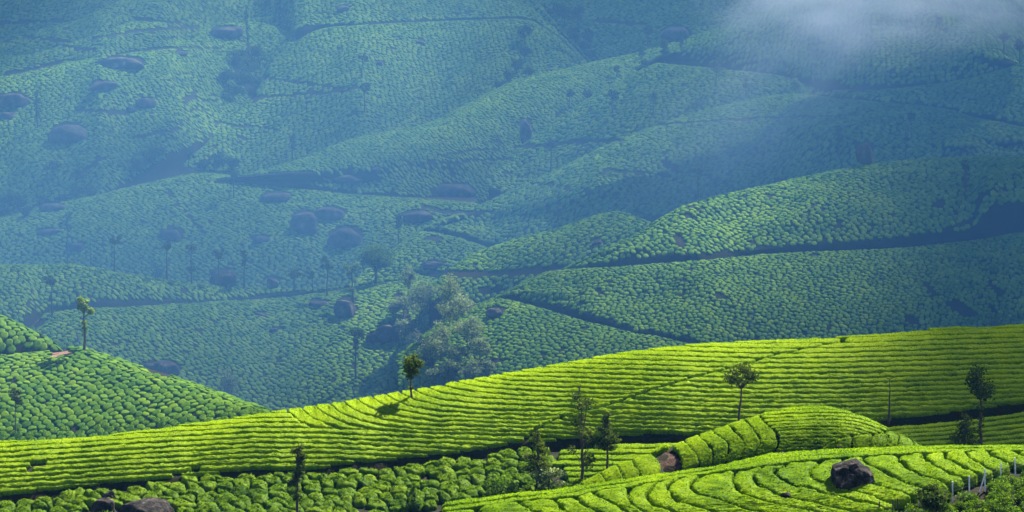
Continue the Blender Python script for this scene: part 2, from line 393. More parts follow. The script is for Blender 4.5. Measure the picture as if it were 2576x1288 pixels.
hill('S', [(250, 470), (300, 425), (325, 400), (425, 352), (525, 324), (550, 307), (600, 275), (640, 240), (665, 190), (681, 152), (719, 125), (745, 106), (770, 88), (800, 74), (844, 67), (1044, 56), (1288, 47), (1340, 52), (1400, 90), (1480, 170), (1560, 240)],
     [(250, 480), (400, 475), (620, 455), (744, 420), (894, 360), (1106, 315), (1219, 255), (1300, 222), (1480, 190), (1560, 250)], [(250, 862), (900, 872), (1300, 930), (1560, 950)], 19, dome=0.3, fold=13.0, seed=29, smooth=8, back_flat=4, urange=(250, 1560))
hill('U', [(-220, 225), (0, 193), (75, 176), (150, 161), (225, 148), (310, 136), (400, 121), (500, 76), (575, 57), (644, 54), (720, 75), (800, 110)],
     [(-220, 600), (0, 567), (175, 524), (325, 450), (425, 385), (525, 348), (640, 272), (700, 190), (800, 130)], [(-220, 815), (250, 818), (425, 860), (700, 955), (800, 965)], 17, dome=0.35, fold=20.0, seed=31, smooth=8, urange=(-220, 800))
hill('T', [(620, -40), (1290, -40), (1340, -12), (1400, 62), (1480, 150), (1560, 235)], [(620, 92), (700, 88), (735, 82), (755, 72), (769, 63), (844, 60), (1044, 49), (1288, 41), (1340, 47), (1400, 86), (1480, 166), (1560, 240)],
     lambda a: np.maximum(L['S'].Dc(np.clip(a, -0.072, 0.02)) + 3.0, np.interp(a * FPX + 1288, [620, 700, 765, 1400, 1560], [1075, 1050, 940, 940, 960])), 17, dome=0.2, fold=6.0, seed=37, smooth=5, urange=(620, 1560))
hill('W', [(1150, -40), (2150, -45)], [(1150, 330), (1300, 225), (1500, 190), (1650, 135), (1850, 80), (2150, 40)], 985, 17, dome=0.2, fold=10.0, seed=41, urange=(1150, 2150))
hill('O', [(2250, -45), (2796, -45)], [(2250, 40), (2350, 45), (2450, 100), (2557, 190), (2796, 380)], 830, 20, dome=0.2, fold=4.0, seed=43, urange=(2250, 2796))
hill('V1', [(-220, 190), (0, 150), (75, 137), (150, 117), (225, 92), (275, 75), (330, 53), (420, 58), (500, 62), (575, 52), (700, 40)],
     [(-220, 260), (0, 215), (150, 185), (310, 155), (500, 110), (700, 85)], lambda a: L['U'].Dc(a) + 8, 17, dome=0.35, fold=6.0, seed=47, smooth=8, urange=(-220, 700))
hill('V2', [(-220, 150), (0, 105), (50, 88), (125, 68), (200, 50), (250, 27), (295, 3), (350, -15), (700, -40)],
     [(-220, 215), (0, 175), (225, 110), (330, 75), (700, 72)], lambda a: L['V1'].Dc(a) + 8, 17, dome=0.35, fold=5.0, seed=53, smooth=8, urange=(-220, 700))
hill('V3', [(-220, -45), (700, -45)], [(-220, 180), (0, 130), (125, 95), (250, 55), (350, 15), (700, 10)], lambda a: L['V2'].Dc(a) + 8, 17, dome=0.2, fold=8.0, seed=59, urange=(-220, 700))
ORDER = ['A', 'B1', 'B', 'D', 'C', 'E', 'E2', 'G1', 'H', 'K', 'I', 'F', 'R', 'J2', 'Q', 'J', 'M', 'L1', 'N2', 'N', 'S', 'U', 'T', 'W', 'O', 'V1', 'V2', 'V3']
# hills that may hide others
NEAR = set('A B1 B D C E E2 G1 H K I F'.split())
for k in ORDER:
    L[k].mesh(10.0 if k in NEAR else 15.0, 30 if k in NEAR else 22)

def covered(key, a, e, y, margin_px=14.0):
    """True where a nearer hill hides the spot well below its crest"""
    c = np.zeros(a.shape, bool)
    for k in ORDER:
        if k == key: break
        h = L[k]
        inside = (a > h.a[0]) & (a < h.a[-1])
        c |= inside & (e > h.Ec(a) + margin_px / FPX) & (h.Dc(a) < y - 3)
    return c

# ground far below and all round, so that no gap shows between the hills
gz = -150.0
me = mesh_np('ground', np.array([[-900, -200, gz], [900, -200, gz], [900, 2600, gz], [-900, 2600, gz]]), [[0, 1, 2, 3]])
tag(link('ground', me, M_SOIL), kind='structure')

# ------------------------------------------------------------------ dirt tracks on the benches
def track(lower, upper, u0, u1, mat, lift=0.05):
    us = np.arange(u0, u1, 6.0)
    a, _ = uv2ae(us, np.full_like(us, 644.0))
    lo, up = L[lower], L[upper]
    y0 = lo.Dc(a) + 0.2; y1 = np.maximum(up.Df(a) - 0.25, y0 + 0.3)
    zc = -lo.Ec(a) * lo.Dc(a) - lo.veg + lift
    n = len(us); V = []
    for f in (0, 0.25, 0.5, 0.75, 1.0):
        y = y0 + (y1 - y0) * f
        V.append(np.stack([a * y, y, zc + 0.04 * (fbm(a * y, y, 3) - 0.5) - 0.03 * f], -1))
    idx = np.arange(5 * n).reshape(5, n)
    q = np.stack([idx[:-1, :-1], idx[:-1, 1:], idx[1:, 1:], idx[1:, :-1]], -1).reshape(-1, 4)
    o = link('dirt_track', mesh_np('dirt_track', np.concatenate(V), q), mat)
    tag(o, kind='structure')
for lo, up, u0, u1, mt in [('D', 'C', -200, 2780, M_TRACK_SHADE), ('E', 'E2', -200, 120, M_TRACK_SHADE), ('E', 'E2', 120, 170, M_TRACK), ('G1', 'H', 1262, 1850, M_TRACK_SHADE), ('H', 'I', 1396, 2440, M_TRACK_SHADE), ('H', 'I', 2440, 2780, M_TRACK),
                       ('F', 'R', 60, 120, M_TRACK), ('F', 'R', 120, 1040, M_TRACK_SHADE), ('J2', 'J', 1060, 1085, M_TRACK), ('J2', 'J', 1085, 1240, M_TRACK_SHADE), ('Q', 'M', 600, 1100, M_TRACK_SHADE), ('Q', 'M', 1100, 1200, M_TRACK_SHADE), ('L1', 'N', 1652, 2075, M_TRACK),
                       ('J', 'N2', 2030, 2390, M_TRACK_SHADE), ('J', 'N2', 2390, 2450, M_TRACK), ('J', 'N2', 2450, 2780, M_TRACK_SHADE), ('S', 'T', 720, 1300, M_TRACK_SHADE), ('N2', 'N', 2090, 2400, M_TRACK_SHADE), ('N2', 'N', 2400, 2560, M_TRACK)]:
    track(lo, up, u0, u1, mt)

# ------------------------------------------------------------------ clouds, unseen, their opacity shaped to place sun and shade, and the haze
def lit_amount(x, y):
    """share of the sunshine that should reach the ground at (x, y)"""
    def ell(cx, cy, rx, ry): return np.clip(1.6 * (1 - np.hypot((x - cx) / rx, (y - cy) / ry)), 0, 1)
    wig = 10 * (fbm(x / 30, y / 30, 77, 2) - 0.5)
    box = np.clip((x + 125) / 14, 0, 1) * np.clip((35 + wig - x) / 18 + ((292 - y) / 12).clip(0), 0.14, 1) * np.clip((y - 175) / 30, 0, 1) * np.clip((446 - y) / 18, 0, 1)
    box2 = np.clip((x + 140) / 20, 0, 1) * np.clip((-36 + wig - x) / 8, 0, 1) * np.clip((y - 446) / 12, 0, 1) * np.clip((556 - y) / 10, 0, 1)
    far = np.clip((y - 446) / 20, 0, 1) * (FAR_SUN + 0.85 * (fbm(x / 90, y / 110, 78, 3) - 0.5))
    r = np.maximum(np.maximum(box, box2), far.clip(0.06, 0.7))
    for cx, cy, gz_, rx, ry, k in [(-27, 655, -70, 16, 45, 0.9), (-10, 655, -72, 22, 50, 0.8), (42, 622, -46, 40, 32, 1.0), (10, 574, -65, 36, 30, 0.6), (34, 588, -58, 40, 30, 0.7), (66, 590, -57, 24, 26, 0.5), (-12, 577, -70, 24, 32, 0.9), (-32, 702, -62, 17, 24, 0.9)]:
        sh = (gz_ + 75) / SUN[2]     # the cloud map is laid out for ground at z = -75
        r = np.maximum(r, ell(cx - SUN[0] * sh, cy - SUN[1] * sh, rx, ry) * k)
    # cloud opacity shaped hill by hill: the feet and folds of the far hills lie in deeper shade than their brows
    zz = np.full(x.shape, -45.0)
    for _ in range(2):
        sh = (zz + 75) / SUN[2]; xg, yg = x + SUN[0] * sh, y + SUN[1] * sh
        fac = np.ones(x.shape); zn = np.full(x.shape, -45.0)
        for k_ in FAR_HILLS:
            h = L[k_]; a = xg / np.maximum(yg, 50.0); df, dc = h.Df(a), h.Dc(a)
            ins = (a > h.a[0]) & (a < h.a[-1]) & (yg > df - 3) & (yg < dc + 3)
            t = np.clip((yg - df) / (dc - df), 0, 1)
            fac = np.where(ins, 0.35 + 1.15 * t, fac); zn = np.where(ins, -(h.Ef(a) + (h.Ec(a) - h.Ef(a)) * t) * yg, zn)
        zz = zn
    r = np.where(y > 640, r * fac, r)
    # deep shade right of the lit spur
    r = r * (1 - 0.75 * np.clip((x - 66) / 14, 0, 1) * np.clip((645 - y) / 15, 0, 1) * np.clip((y - 520) / 25, 0, 1))
    return r
FAR_HILLS = ['V3', 'V2', 'V1', 'O', 'W', 'T', 'U', 'S', 'N', 'N2', 'L1', 'M', 'J', 'Q']
FAR_SUN = 0.22
CLOUD_H = 1300.0
def cloud(x0, x1, y0, y1, step, seed):
    xs = np.arange(x0, x1, step); ys = np.arange(y0, y1, step)
    X, Y = np.meshgrid(xs, ys)
    shade = 1 - lit_amount(X, Y)
    edge = np.clip(np.minimum(np.minimum(X - x0, x1 - step - X) / 90, np.minimum(Y - y0, y1 - step - Y) / 60), 0, 1)
    m = np.minimum(shade, edge)
    th = 3 + np.clip(m, 0, 1) * 9 * (0.4 + 1.2 * fbm(X / 55, Y / 55, seed, 3))
    off = SUN / SUN[2] * (CLOUD_H + 75)
    cx, cy = X + off[0], Y + off[1]
    R, Cn = X.shape
    idx = np.arange(R * Cn).reshape(R, Cn)
    q = np.stack([idx[:-1, :-1], idx[:-1, 1:], idx[1:, 1:], idx[1:, :-1]], -1).reshape(-1, 4)
    V = np.concatenate([np.stack([cx, cy, CLOUD_H + th], -1).reshape(-1, 3), np.stack([cx, cy, CLOUD_H - 0.25 * th], -1).reshape(-1, 3)]); nb = R * Cn
    Q = np.concatenate([q, q[:, ::-1] + nb])
    rim = np.concatenate([np.stack([idx[0, :-1], idx[0, 1:]], -1), np.stack([idx[-1, 1:], idx[-1, :-1]], -1), np.stack([idx[1:, 0], idx[:-1, 0]], -1), np.stack([idx[:-1, -1], idx[1:, -1]], -1)])
    Q = np.concatenate([Q, np.stack([rim[:, 1], rim[:, 0], rim[:, 0] + nb, rim[:, 1] + nb], -1)])
    dens = 1 - np.sqrt(1 - m.ravel().clip(0, 1))
    return mesh_np('shade_clouds', V, Q, tint=np.concatenate([dens, dens]), smooth=True)
m, n, l = new_mat('shade_cloud_white')
out = n.new('ShaderNodeOutputMaterial'); d1 = n.new('ShaderNodeBsdfDiffuse'); d1.inputs['Color'].default_value = (0.85, 0.86, 0.88, 1)
at = n.new('ShaderNodeAttribute'); at.attribute_name = 'tint'; tp = n.new('ShaderNodeBsdfTransparent'); mx = n.new('ShaderNodeMixShader')
l.new(at.outputs['Fac'], mx.inputs[0]); l.new(tp.outputs[0], mx.inputs[1]); l.new(d1.outputs[0], mx.inputs[2])
l.new(mx.outputs[0], out.inputs['Surface'])
tag(link('shade_clouds', cloud(-460, 560, -80, 1560, 9.0, 3), m), kind='stuff')  # unseen sheet above the frame, added and shaped for the light below

HAZE_DENSITY = 0.00006
m, n, l = new_mat('haze_air')
out = n.new('ShaderNodeOutputMaterial'); pv = n.new('ShaderNodeVolumePrincipled')
pv.inputs['Color'].default_value = (0.22, 0.57, 1.0, 1)
pv.inputs['Density'].default_value = HAZE_DENSITY
pv.inputs['Anisotropy'].default_value = -0.4
l.new(pv.outputs[0], out.inputs['Volume'])
hx, hy0, hy1, hz0, hz1 = 920, -220, 2620, -151.5, 45
hv = [(sx * hx, y, z) for z in (hz0, hz1) for y in (hy0, hy1) for sx in (-1, 1)]
hq = [(0, 2, 3, 1), (4, 5, 7, 6), (0, 1, 5, 4), (2, 6, 7, 3), (0, 4, 6, 2), (1, 3, 7, 5)]
def blob(name, c, r, mat, seed, nu=40, nv=20, amp=0.12):
    th = np.linspace(0, 2 * np.pi, nu, endpoint=False); ph = np.linspace(0, np.pi, nv)[1:-1]
    T, P = np.meshgrid(th, ph)
    d = np.stack([np.cos(T) * np.sin(P), np.sin(T) * np.sin(P), np.cos(P)], -1).reshape(-1, 3)
    d = np.concatenate([d, [[0, 0, 1], [0, 0, -1]]])
    k = 1 + amp * 2 * (fbm(d[:, 0] * 2 + d[:, 2] * 1.3 + 20, d[:, 1] * 2 + d[:, 2] + 20, seed, 3) - 0.5)
    V = np.array(c) + d * k[:, None] * np.array(r)
    n = nv - 2; idx = np.arange(n * nu).reshape(n, nu)
    q = np.stack([idx[:-1], idx[1:], np.roll(idx[1:], -1, 1), np.roll(idx[:-1], -1, 1)], -1).reshape(-1, 4)
    top, bot = n * nu, n * nu + 1
    t = [(top, idx[0, i], idx[0, (i + 1) % nu]) for i in range(nu)] + [(bot, idx[-1, (i + 1) % nu], idx[-1, i]) for i in range(nu)]
    return link(name, mesh_np(name, V, q, t, smooth=True), mat)
m2, n2, l2 = new_mat('valley_mist')
o2 = n2.new('ShaderNodeOutputMaterial'); pv2 = n2.new('ShaderNodeVolumePrincipled')
pv2.inputs['Color'].default_value = (0.22, 0.57, 1.0, 1)
pv2.inputs['Density'].default_value = 0.00175
pv2.inputs['Anisotropy'].default_value = -0.4
l2.new(pv2.outputs[0], o2.inputs['Volume'])
tag(blob('mist', (0, 592, -55), (760, 130, 105), m2, 5, amp=0.05), kind='stuff')
tag(link('haze', mesh_np('haze', hv, hq), m), kind='stuff')

# ------------------------------------------------------------------ tea bushes (packed like cells, dark gaps between)
PATHS = []   # (sketch polyline, half width): footpaths and bare strips through the bushes
ROCKS = []   # filled below, bushes keep off them
PATHS += [([(1085, 690), (1200, 692), (1300, 689), (1410, 676)], 8), ([(398, 458), (420, 480), (455, 520), (475, 545), (497, 570), (530, 600)], 3),                       # thread path on the centre left slope
          ([(1638, 401), (1670, 408), (1700, 430), (1745, 437), (1800, 453), (1830, 462)], 2.5),
          ([(1515, 430), (1560, 431), (1620, 436), (1680, 446), (1730, 471), (1755, 498), (1730, 535), (1728, 560)], 2.8),
          ([(1330, 465), (1400, 470), (1450, 474), (1490, 486), (1530, 500)], 2.8),
          ([(1820, 360), (1845, 395), (1860, 412), (1830, 440)], 3),
          ([(1650, 318), (1700, 312), (1800, 306), (1900, 300), (2000, 296), (2150, 292)], 2.5),
          ([(1300, 372), (1380, 366), (1470, 358), (1565, 354)], 5),
          ([(540, 307), (600, 320), (660, 322), (700, 330)], 3), ([(644, 246), (740, 240), (860, 232), (900, 222)], 3),
          ([(665, 198), (740, 207), (830, 220), (870, 232)], 3.5),
          ([(300, 135), (420, 122), (560, 122)], 3), ([(60, 92), (120, 101), (180, 108)], 4), ([(230, 100), (330, 82), (430, 72), (500, 70)], 4),
          ([(155, 118), (200, 124), (240, 128)], 4), ([(345, 52), (400, 55), (470, 64)], 3.5), ([(10, 190), (70, 178), (140, 162)], 5),
          ([(0, 60), (90, 56), (170, 54)], 3), ([(1010, 422), (1100, 415), (1200, 405), (1290, 402)], 3),
          ([(1500, 53), (1560, 58), (1620, 62)], 5), ([(1100, 395), (1180, 380), (1250, 378)], 3), ([(190, 280), (260, 284), (330, 283)], 4),
          ([(2040, 234), (2130, 231), (2200, 226), (2280, 219), (2360, 208)], 3.5),
          ([(2470, 490), (2460, 530), (2440, 560), (2380, 580)], 6), ([(2400, 770), (2440, 790)], 16), ([(2330, 720), (2350, 745)], 8), ([(2280, 800), (2310, 815)], 9),
          ([(2490, 715), (2520, 740)], 8), ([(1000, 740), (1020, 800), (1060, 870), (1100, 950)], 9),
          ([(590, 160), (620, 200), (640, 250)], 12), ([(490, 235), (470, 260)], 8), ([(470, 300), (430, 330), (330, 350)], 4),
          ([(250, 400), (215, 430), (190, 450)], 6), ([(1060, 520), (1120, 535), (1200, 538), (1240, 535)], 5)]
for pl, hw in list(PATHS):
    pass

def near_path(u, v):
    bad = np.zeros(u.shape, bool)
    for pl, hw in PATHS:
        p = np.array(pl, float)
        lo = p.min(0) - hw * 2; hi = p.max(0) + hw * 2
        sel = np.where((u > lo[0]) & (u < hi[0]) & (v > lo[1]) & (v < hi[1]))[0]
        if not len(sel): continue
        uu, vv = u[sel], v[sel]
        d = np.full(len(sel), 1e9)
        for (x0, y0), (x1, y1) in zip(p[:-1], p[1:]):
            dx, dy = x1 - x0, y1 - y0
            t = np.clip(((uu - x0) * dx + (vv - y0) * dy) / (dx * dx + dy * dy), 0, 1)
            d = np.minimum(d, np.hypot(uu - x0 - t * dx, vv - y0 - t * dy))
        bad[sel] |= d < hw
    for (ru, rv, rw, rh) in ROCKS:
        bad |= ((u - ru) / (rw * 0.46 + 1)) ** 2 + ((v - (rv - rh * 0.36)) / (rh * 0.40 + 1)) ** 2 < 1
    return bad

def row_angle(h, u, v, img_deg):
    """world heading of a line that runs at img_deg in the sketch"""
    c, s_ = math.cos(math.radians(img_deg)), math.sin(math.radians(img_deg))
    p0 = h.from_uv(np.array([u - 20 * c]), np.array([v + 20 * s_]))[0]
    p1 = h.from_uv(np.array([u + 20 * c]), np.array([v - 20 * s_]))[0]
    return math.atan2(p1[1] - p0[1], p1[0] - p0[0])

def cells(h, key, ang, sa, sr, jit, gap_a, gap_r, K, ulim=(-70, 2646), vlim=None, behind=5.0, accept=None, drop=0.015):
    """centres and outlines of packed bushes on a hill; returns dict"""
    aa = np.linspace(max(h.a[0], uv2ae(ulim[0], 644)[0]), min(h.a[-1], uv2ae(ulim[1], 644)[0]), 60)
    ys = np.concatenate([h.Df(aa), h.Dc(aa) + behind]); xs = np.concatenate([aa * h.Df(aa), aa * (h.Dc(aa) + behind)])
    ca, sn = math.cos(ang), math.sin(ang)
    p = xs * ca + ys * sn; q = -xs * sn + ys * ca
    i0, i1 = int(p.min() / sa) - 3, int(p.max() / sa) + 4
    j0, j1 = int(q.min() / sr) - 3, int(q.max() / sr) + 4
    I, J = np.meshgrid(np.arange(i0, i1), np.arange(j0, j1))
    P = (I + 0.5 * (J % 2) + rng.uniform(-jit, jit, I.shape) + 0.35 * (vnoise(J * 0.37, I * 0.0, 9) - 0.5)) * sa
    Qv = (J + rng.uniform(-jit, jit, I.shape) * 0.8) * sr
    Qv = Qv + 1.3 * sr * (fbm(P / 22.0, Qv / 22.0, 21, 2) - 0.5)
    X = P * ca - Qv * sn; Y = P * sn + Qv * ca
    Y = np.maximum(Y, 60.0)
    A = X / Y
    dc, df = h.Dc(A), h.Df(A)
    ok = (A > h.a[0]) & (A < h.a[-1]) & (Y > df + 0.4) & (Y < dc + behind)
    Z = h.z(X, Y)
    u, v = ae2uv(A, -Z / Y)
    ok &= (u > ulim[0]) & (u < ulim[1]) & (v < 1330) & (v > -35)
    if vlim is not None: ok &= (v > vlim[0]) & (v < vlim[1])
    ok[:2] = False; ok[-2:] = False; ok[:, :2] = False; ok[:, -2:] = False
    w = np.where(ok)
    keep = ~covered(key, A[w], -Z[w] / Y[w], Y[w]) & ~near_path(u[w], v[w]) & (rng.random(len(w[0])) > drop)
    if key not in ('D', 'E', 'E2'): keep &= fbm(X[w] / 7.0 + 31, Y[w] / 7.0, 57, 3) < 0.85
    if accept is not None: keep &= accept(u[w], v[w])
    r_, c_ = w[0][keep], w[1][keep]
    n = len(r_)
    th = np.linspace(0, 2 * math.pi, K, endpoint=False)
    ct, st = np.cos(th), np.sin(th)
    rad = np.full((n, K), 1.6 * max(sa, sr), float)
    px, py = P[r_, c_], Qv[r_, c_]
    g = rng.uniform(0.6, 1.5, n)
    for dj in (-2, -1, 0, 1, 2):
        for di in (-2, -1, 0, 1, 2):
            if di == 0 and dj == 0: continue
            dx = P[r_ + dj, c_ + di] - px; dy = Qv[r_ + dj, c_ + di] - py
            dist = np.hypot(dx, dy)
            cosv = (dx[:, None] * ct + dy[:, None] * st) / dist[:, None]
            gp = np.where(rng.random(n) < (0.32 if key != 'D' else 0.15), -0.06, (gap_r if dj != 0 else gap_a) * g * 0.5)
            lim = np.where(cosv > 0.05, (dist[:, None] * 0.5 - gp[:, None]) / np.maximum(cosv, 0.05), 1e9)
            rad = np.minimum(rad, lim)
    rad = np.clip(rad, 0.15, None)
    rad = 0.5 * rad + 0.25 * (np.roll(rad, 1, 1) + np.roll(rad, -1, 1))
    rad *= rng.uniform(0.88, 1.05, (n, K))
    dxp = ct * ca - st * sn; dyp = ct * sn + st * ca
    ox = rad * dxp; oy = rad * dyp
    x, y, zc = X[r_, c_], Y[r_, c_], Z[r_, c_]
    eps = 0.6
    gx = (h.z(x + eps, y) - h.z(x - eps, y)) / (2 * eps); gy = (h.z(x, y + eps) - h.z(x, y - eps)) / (2 * eps)
    # bushes lean on the slope, not on the cut bank
    gx = np.clip(gx, -0.8, 0.8); gy = np.clip(gy, -0.3, 0.8)
    uu, vv = ae2uv(x / y, -zc / y)
    return dict(x=x, y=y, z=zc, ox=ox, oy=oy, gx=gx, gy=gy, u=uu, v=vv, n=n, K=K, key=key)

def bush_shapes(c, H, rings, jr=0.06, jz=0.05, hvar=0.18):
    """local vertices (n, V, 3), tint (n, V) and faces shared by all; rings = [(radius, height)]"""
    n, K = c['n'], c['K']
    hh = H * rng.uniform(1 - hvar, 1 + hvar, n)
    base_t = np.clip(rng.normal(0.0, 0.14, n), -0.35, 0.35)
    lx = rng.uniform(-0.2, 0.2, n); ly = rng.uniform(-0.2, 0.2, n)
    vs = [np.stack([np.zeros(n), np.zeros(n), hh * (1.0 + rng.uniform(-0.03, 0.06, n))], -1)[:, None, :]]
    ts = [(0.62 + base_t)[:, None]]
    for fr, fh in rings:
        j = 1 + rng.uniform(-jr, jr, (n, K))
        X = c['ox'] * fr * j; Y = c['oy'] * fr * j
        Z = hh[:, None] * (fh + (rng.uniform(-jz, jz, (n, K)) if fh > 0.2 else 0)) + (lx[:, None] * X + ly[:, None] * Y) * (fh > 0.2) + c['gx'][:, None] * X + c['gy'][:, None] * Y
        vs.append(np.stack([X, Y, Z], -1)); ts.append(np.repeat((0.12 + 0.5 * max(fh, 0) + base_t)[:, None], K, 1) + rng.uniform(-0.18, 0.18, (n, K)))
    V = np.concatenate(vs, 1); T = np.concatenate(ts, 1)
    k = np.arange(K); k2 = (k + 1) % K
    tris = np.stack([np.zeros(K, int), 1 + k, 1 + k2], -1)
    quads = []
    for r in range(len(rings) - 1):
        b0, b1 = 1 + r * K, 1 + (r + 1) * K
        quads.append(np.stack([b0 + k, b1 + k, b1 + k2, b0 + k2], -1))
    return V, T, tris, np.concatenate(quads)

STUFF = []   # (verts, tint, tris, quads) of the bushes too many to count
def to_stuff(c, V, T, tris, quads, sel):
    base = np.stack([c['x'], c['y'], c['z']], -1)[sel]
    W = V[sel] + base[:, None, :]
    STUFF.append((W, T[sel], tris, quads))

def leaf_cards(pts, size, n_per, spread, tint0=0.75, nrm_up=0.5):
    """small leaves: quads with two points, scattered round the given points"""
    m = len(pts)
    if m == 0: return np.zeros((0, 3)), np.zeros((0, 4), int), np.zeros(0)
    d1 = rng.normal(size=(m, 3)); d1[:, 2] = d1[:, 2] * 0.6 + nrm_up
    d1 /= np.linalg.norm(d1, axis=1)[:, None]
    d2 = np.cross(d1, rng.normal(size=(m, 3))); d2 /= np.linalg.norm(d2, axis=1)[:, None] + 1e-9
    s = size * rng.uniform(0.6, 1.4, m)[:, None]
    p = pts
    q = np.stack([p - d2 * s * 0.35, p + d1 * s * 0.45, p + d2 * s * 0.35 + d1 * s * 0.9, p + d1 * s * 0.5 - d2 * s * 0.6], 1)
    idx = np.arange(m * 4).reshape(m, 4)
    t = np.repeat(np.clip(tint0 + rng.normal(0, 0.32, m), 0, 1.2), 4)
    return q.reshape(-1, 3), idx, t

def leaf_tris(pts, size, tint0=0.75, nrm_up=0.5):
    """small pointed leaves, one triangle each"""
    m = len(pts)
    d1 = rng.normal(size=(m, 3)); d1[:, 2] = d1[:, 2] * 0.6 + nrm_up
    d1 /= np.linalg.norm(d1, axis=1)[:, None]
    d2 = np.cross(d1, rng.normal(size=(m, 3))); d2 /= np.linalg.norm(d2, axis=1)[:, None] + 1e-9
    s = size * rng.uniform(0.6, 1.4, m)[:, None]
    t = np.stack([pts - d2 * s * 0.4 - d1 * s * 0.1, pts + d2 * s * 0.4 - d1 * s * 0.1, pts + d1 * s * 0.8], 1)
    return t.reshape(-1, 3), np.arange(m * 3).reshape(m, 3), np.repeat(np.clip(tint0 + rng.normal(0, 0.32, m), 0, 1.2), 3)

def beside(what, u, v, marks, near=40, mid=110):
    """says where something stands by the nearest landmark"""
    best = min(marks, key=lambda m: math.hypot(u - m[0], 2.2 * (v - m[1])))
    du, dv = u - best[0], 2.2 * (v - best[1]); d = math.hypot(du, dv)
    side = 'left of' if du < 0 else 'right of'
    if abs(dv) > 2.2 * abs(du): rel = 'behind' if dv < 0 else 'in front of'
    elif abs(dv) < 0.45 * abs(du): rel = side
    else: rel = ('behind and ' if dv < 0 else 'before and ') + side
    return f"{what} {'close ' if d < near else '' if d < mid else 'well '}{rel} {best[2]}"

BUSH_SINGLE = []  # (screen size, kind, cells, index)
R_FAR = [(0.78, 1.0), (1.04, 0.72), (0.94, -0.15)]
R_MID = [(0.5, 1.0), (0.84, 0.95), (0.99, 0.78), (1.06, 0.48), (0.94, -0.12)]

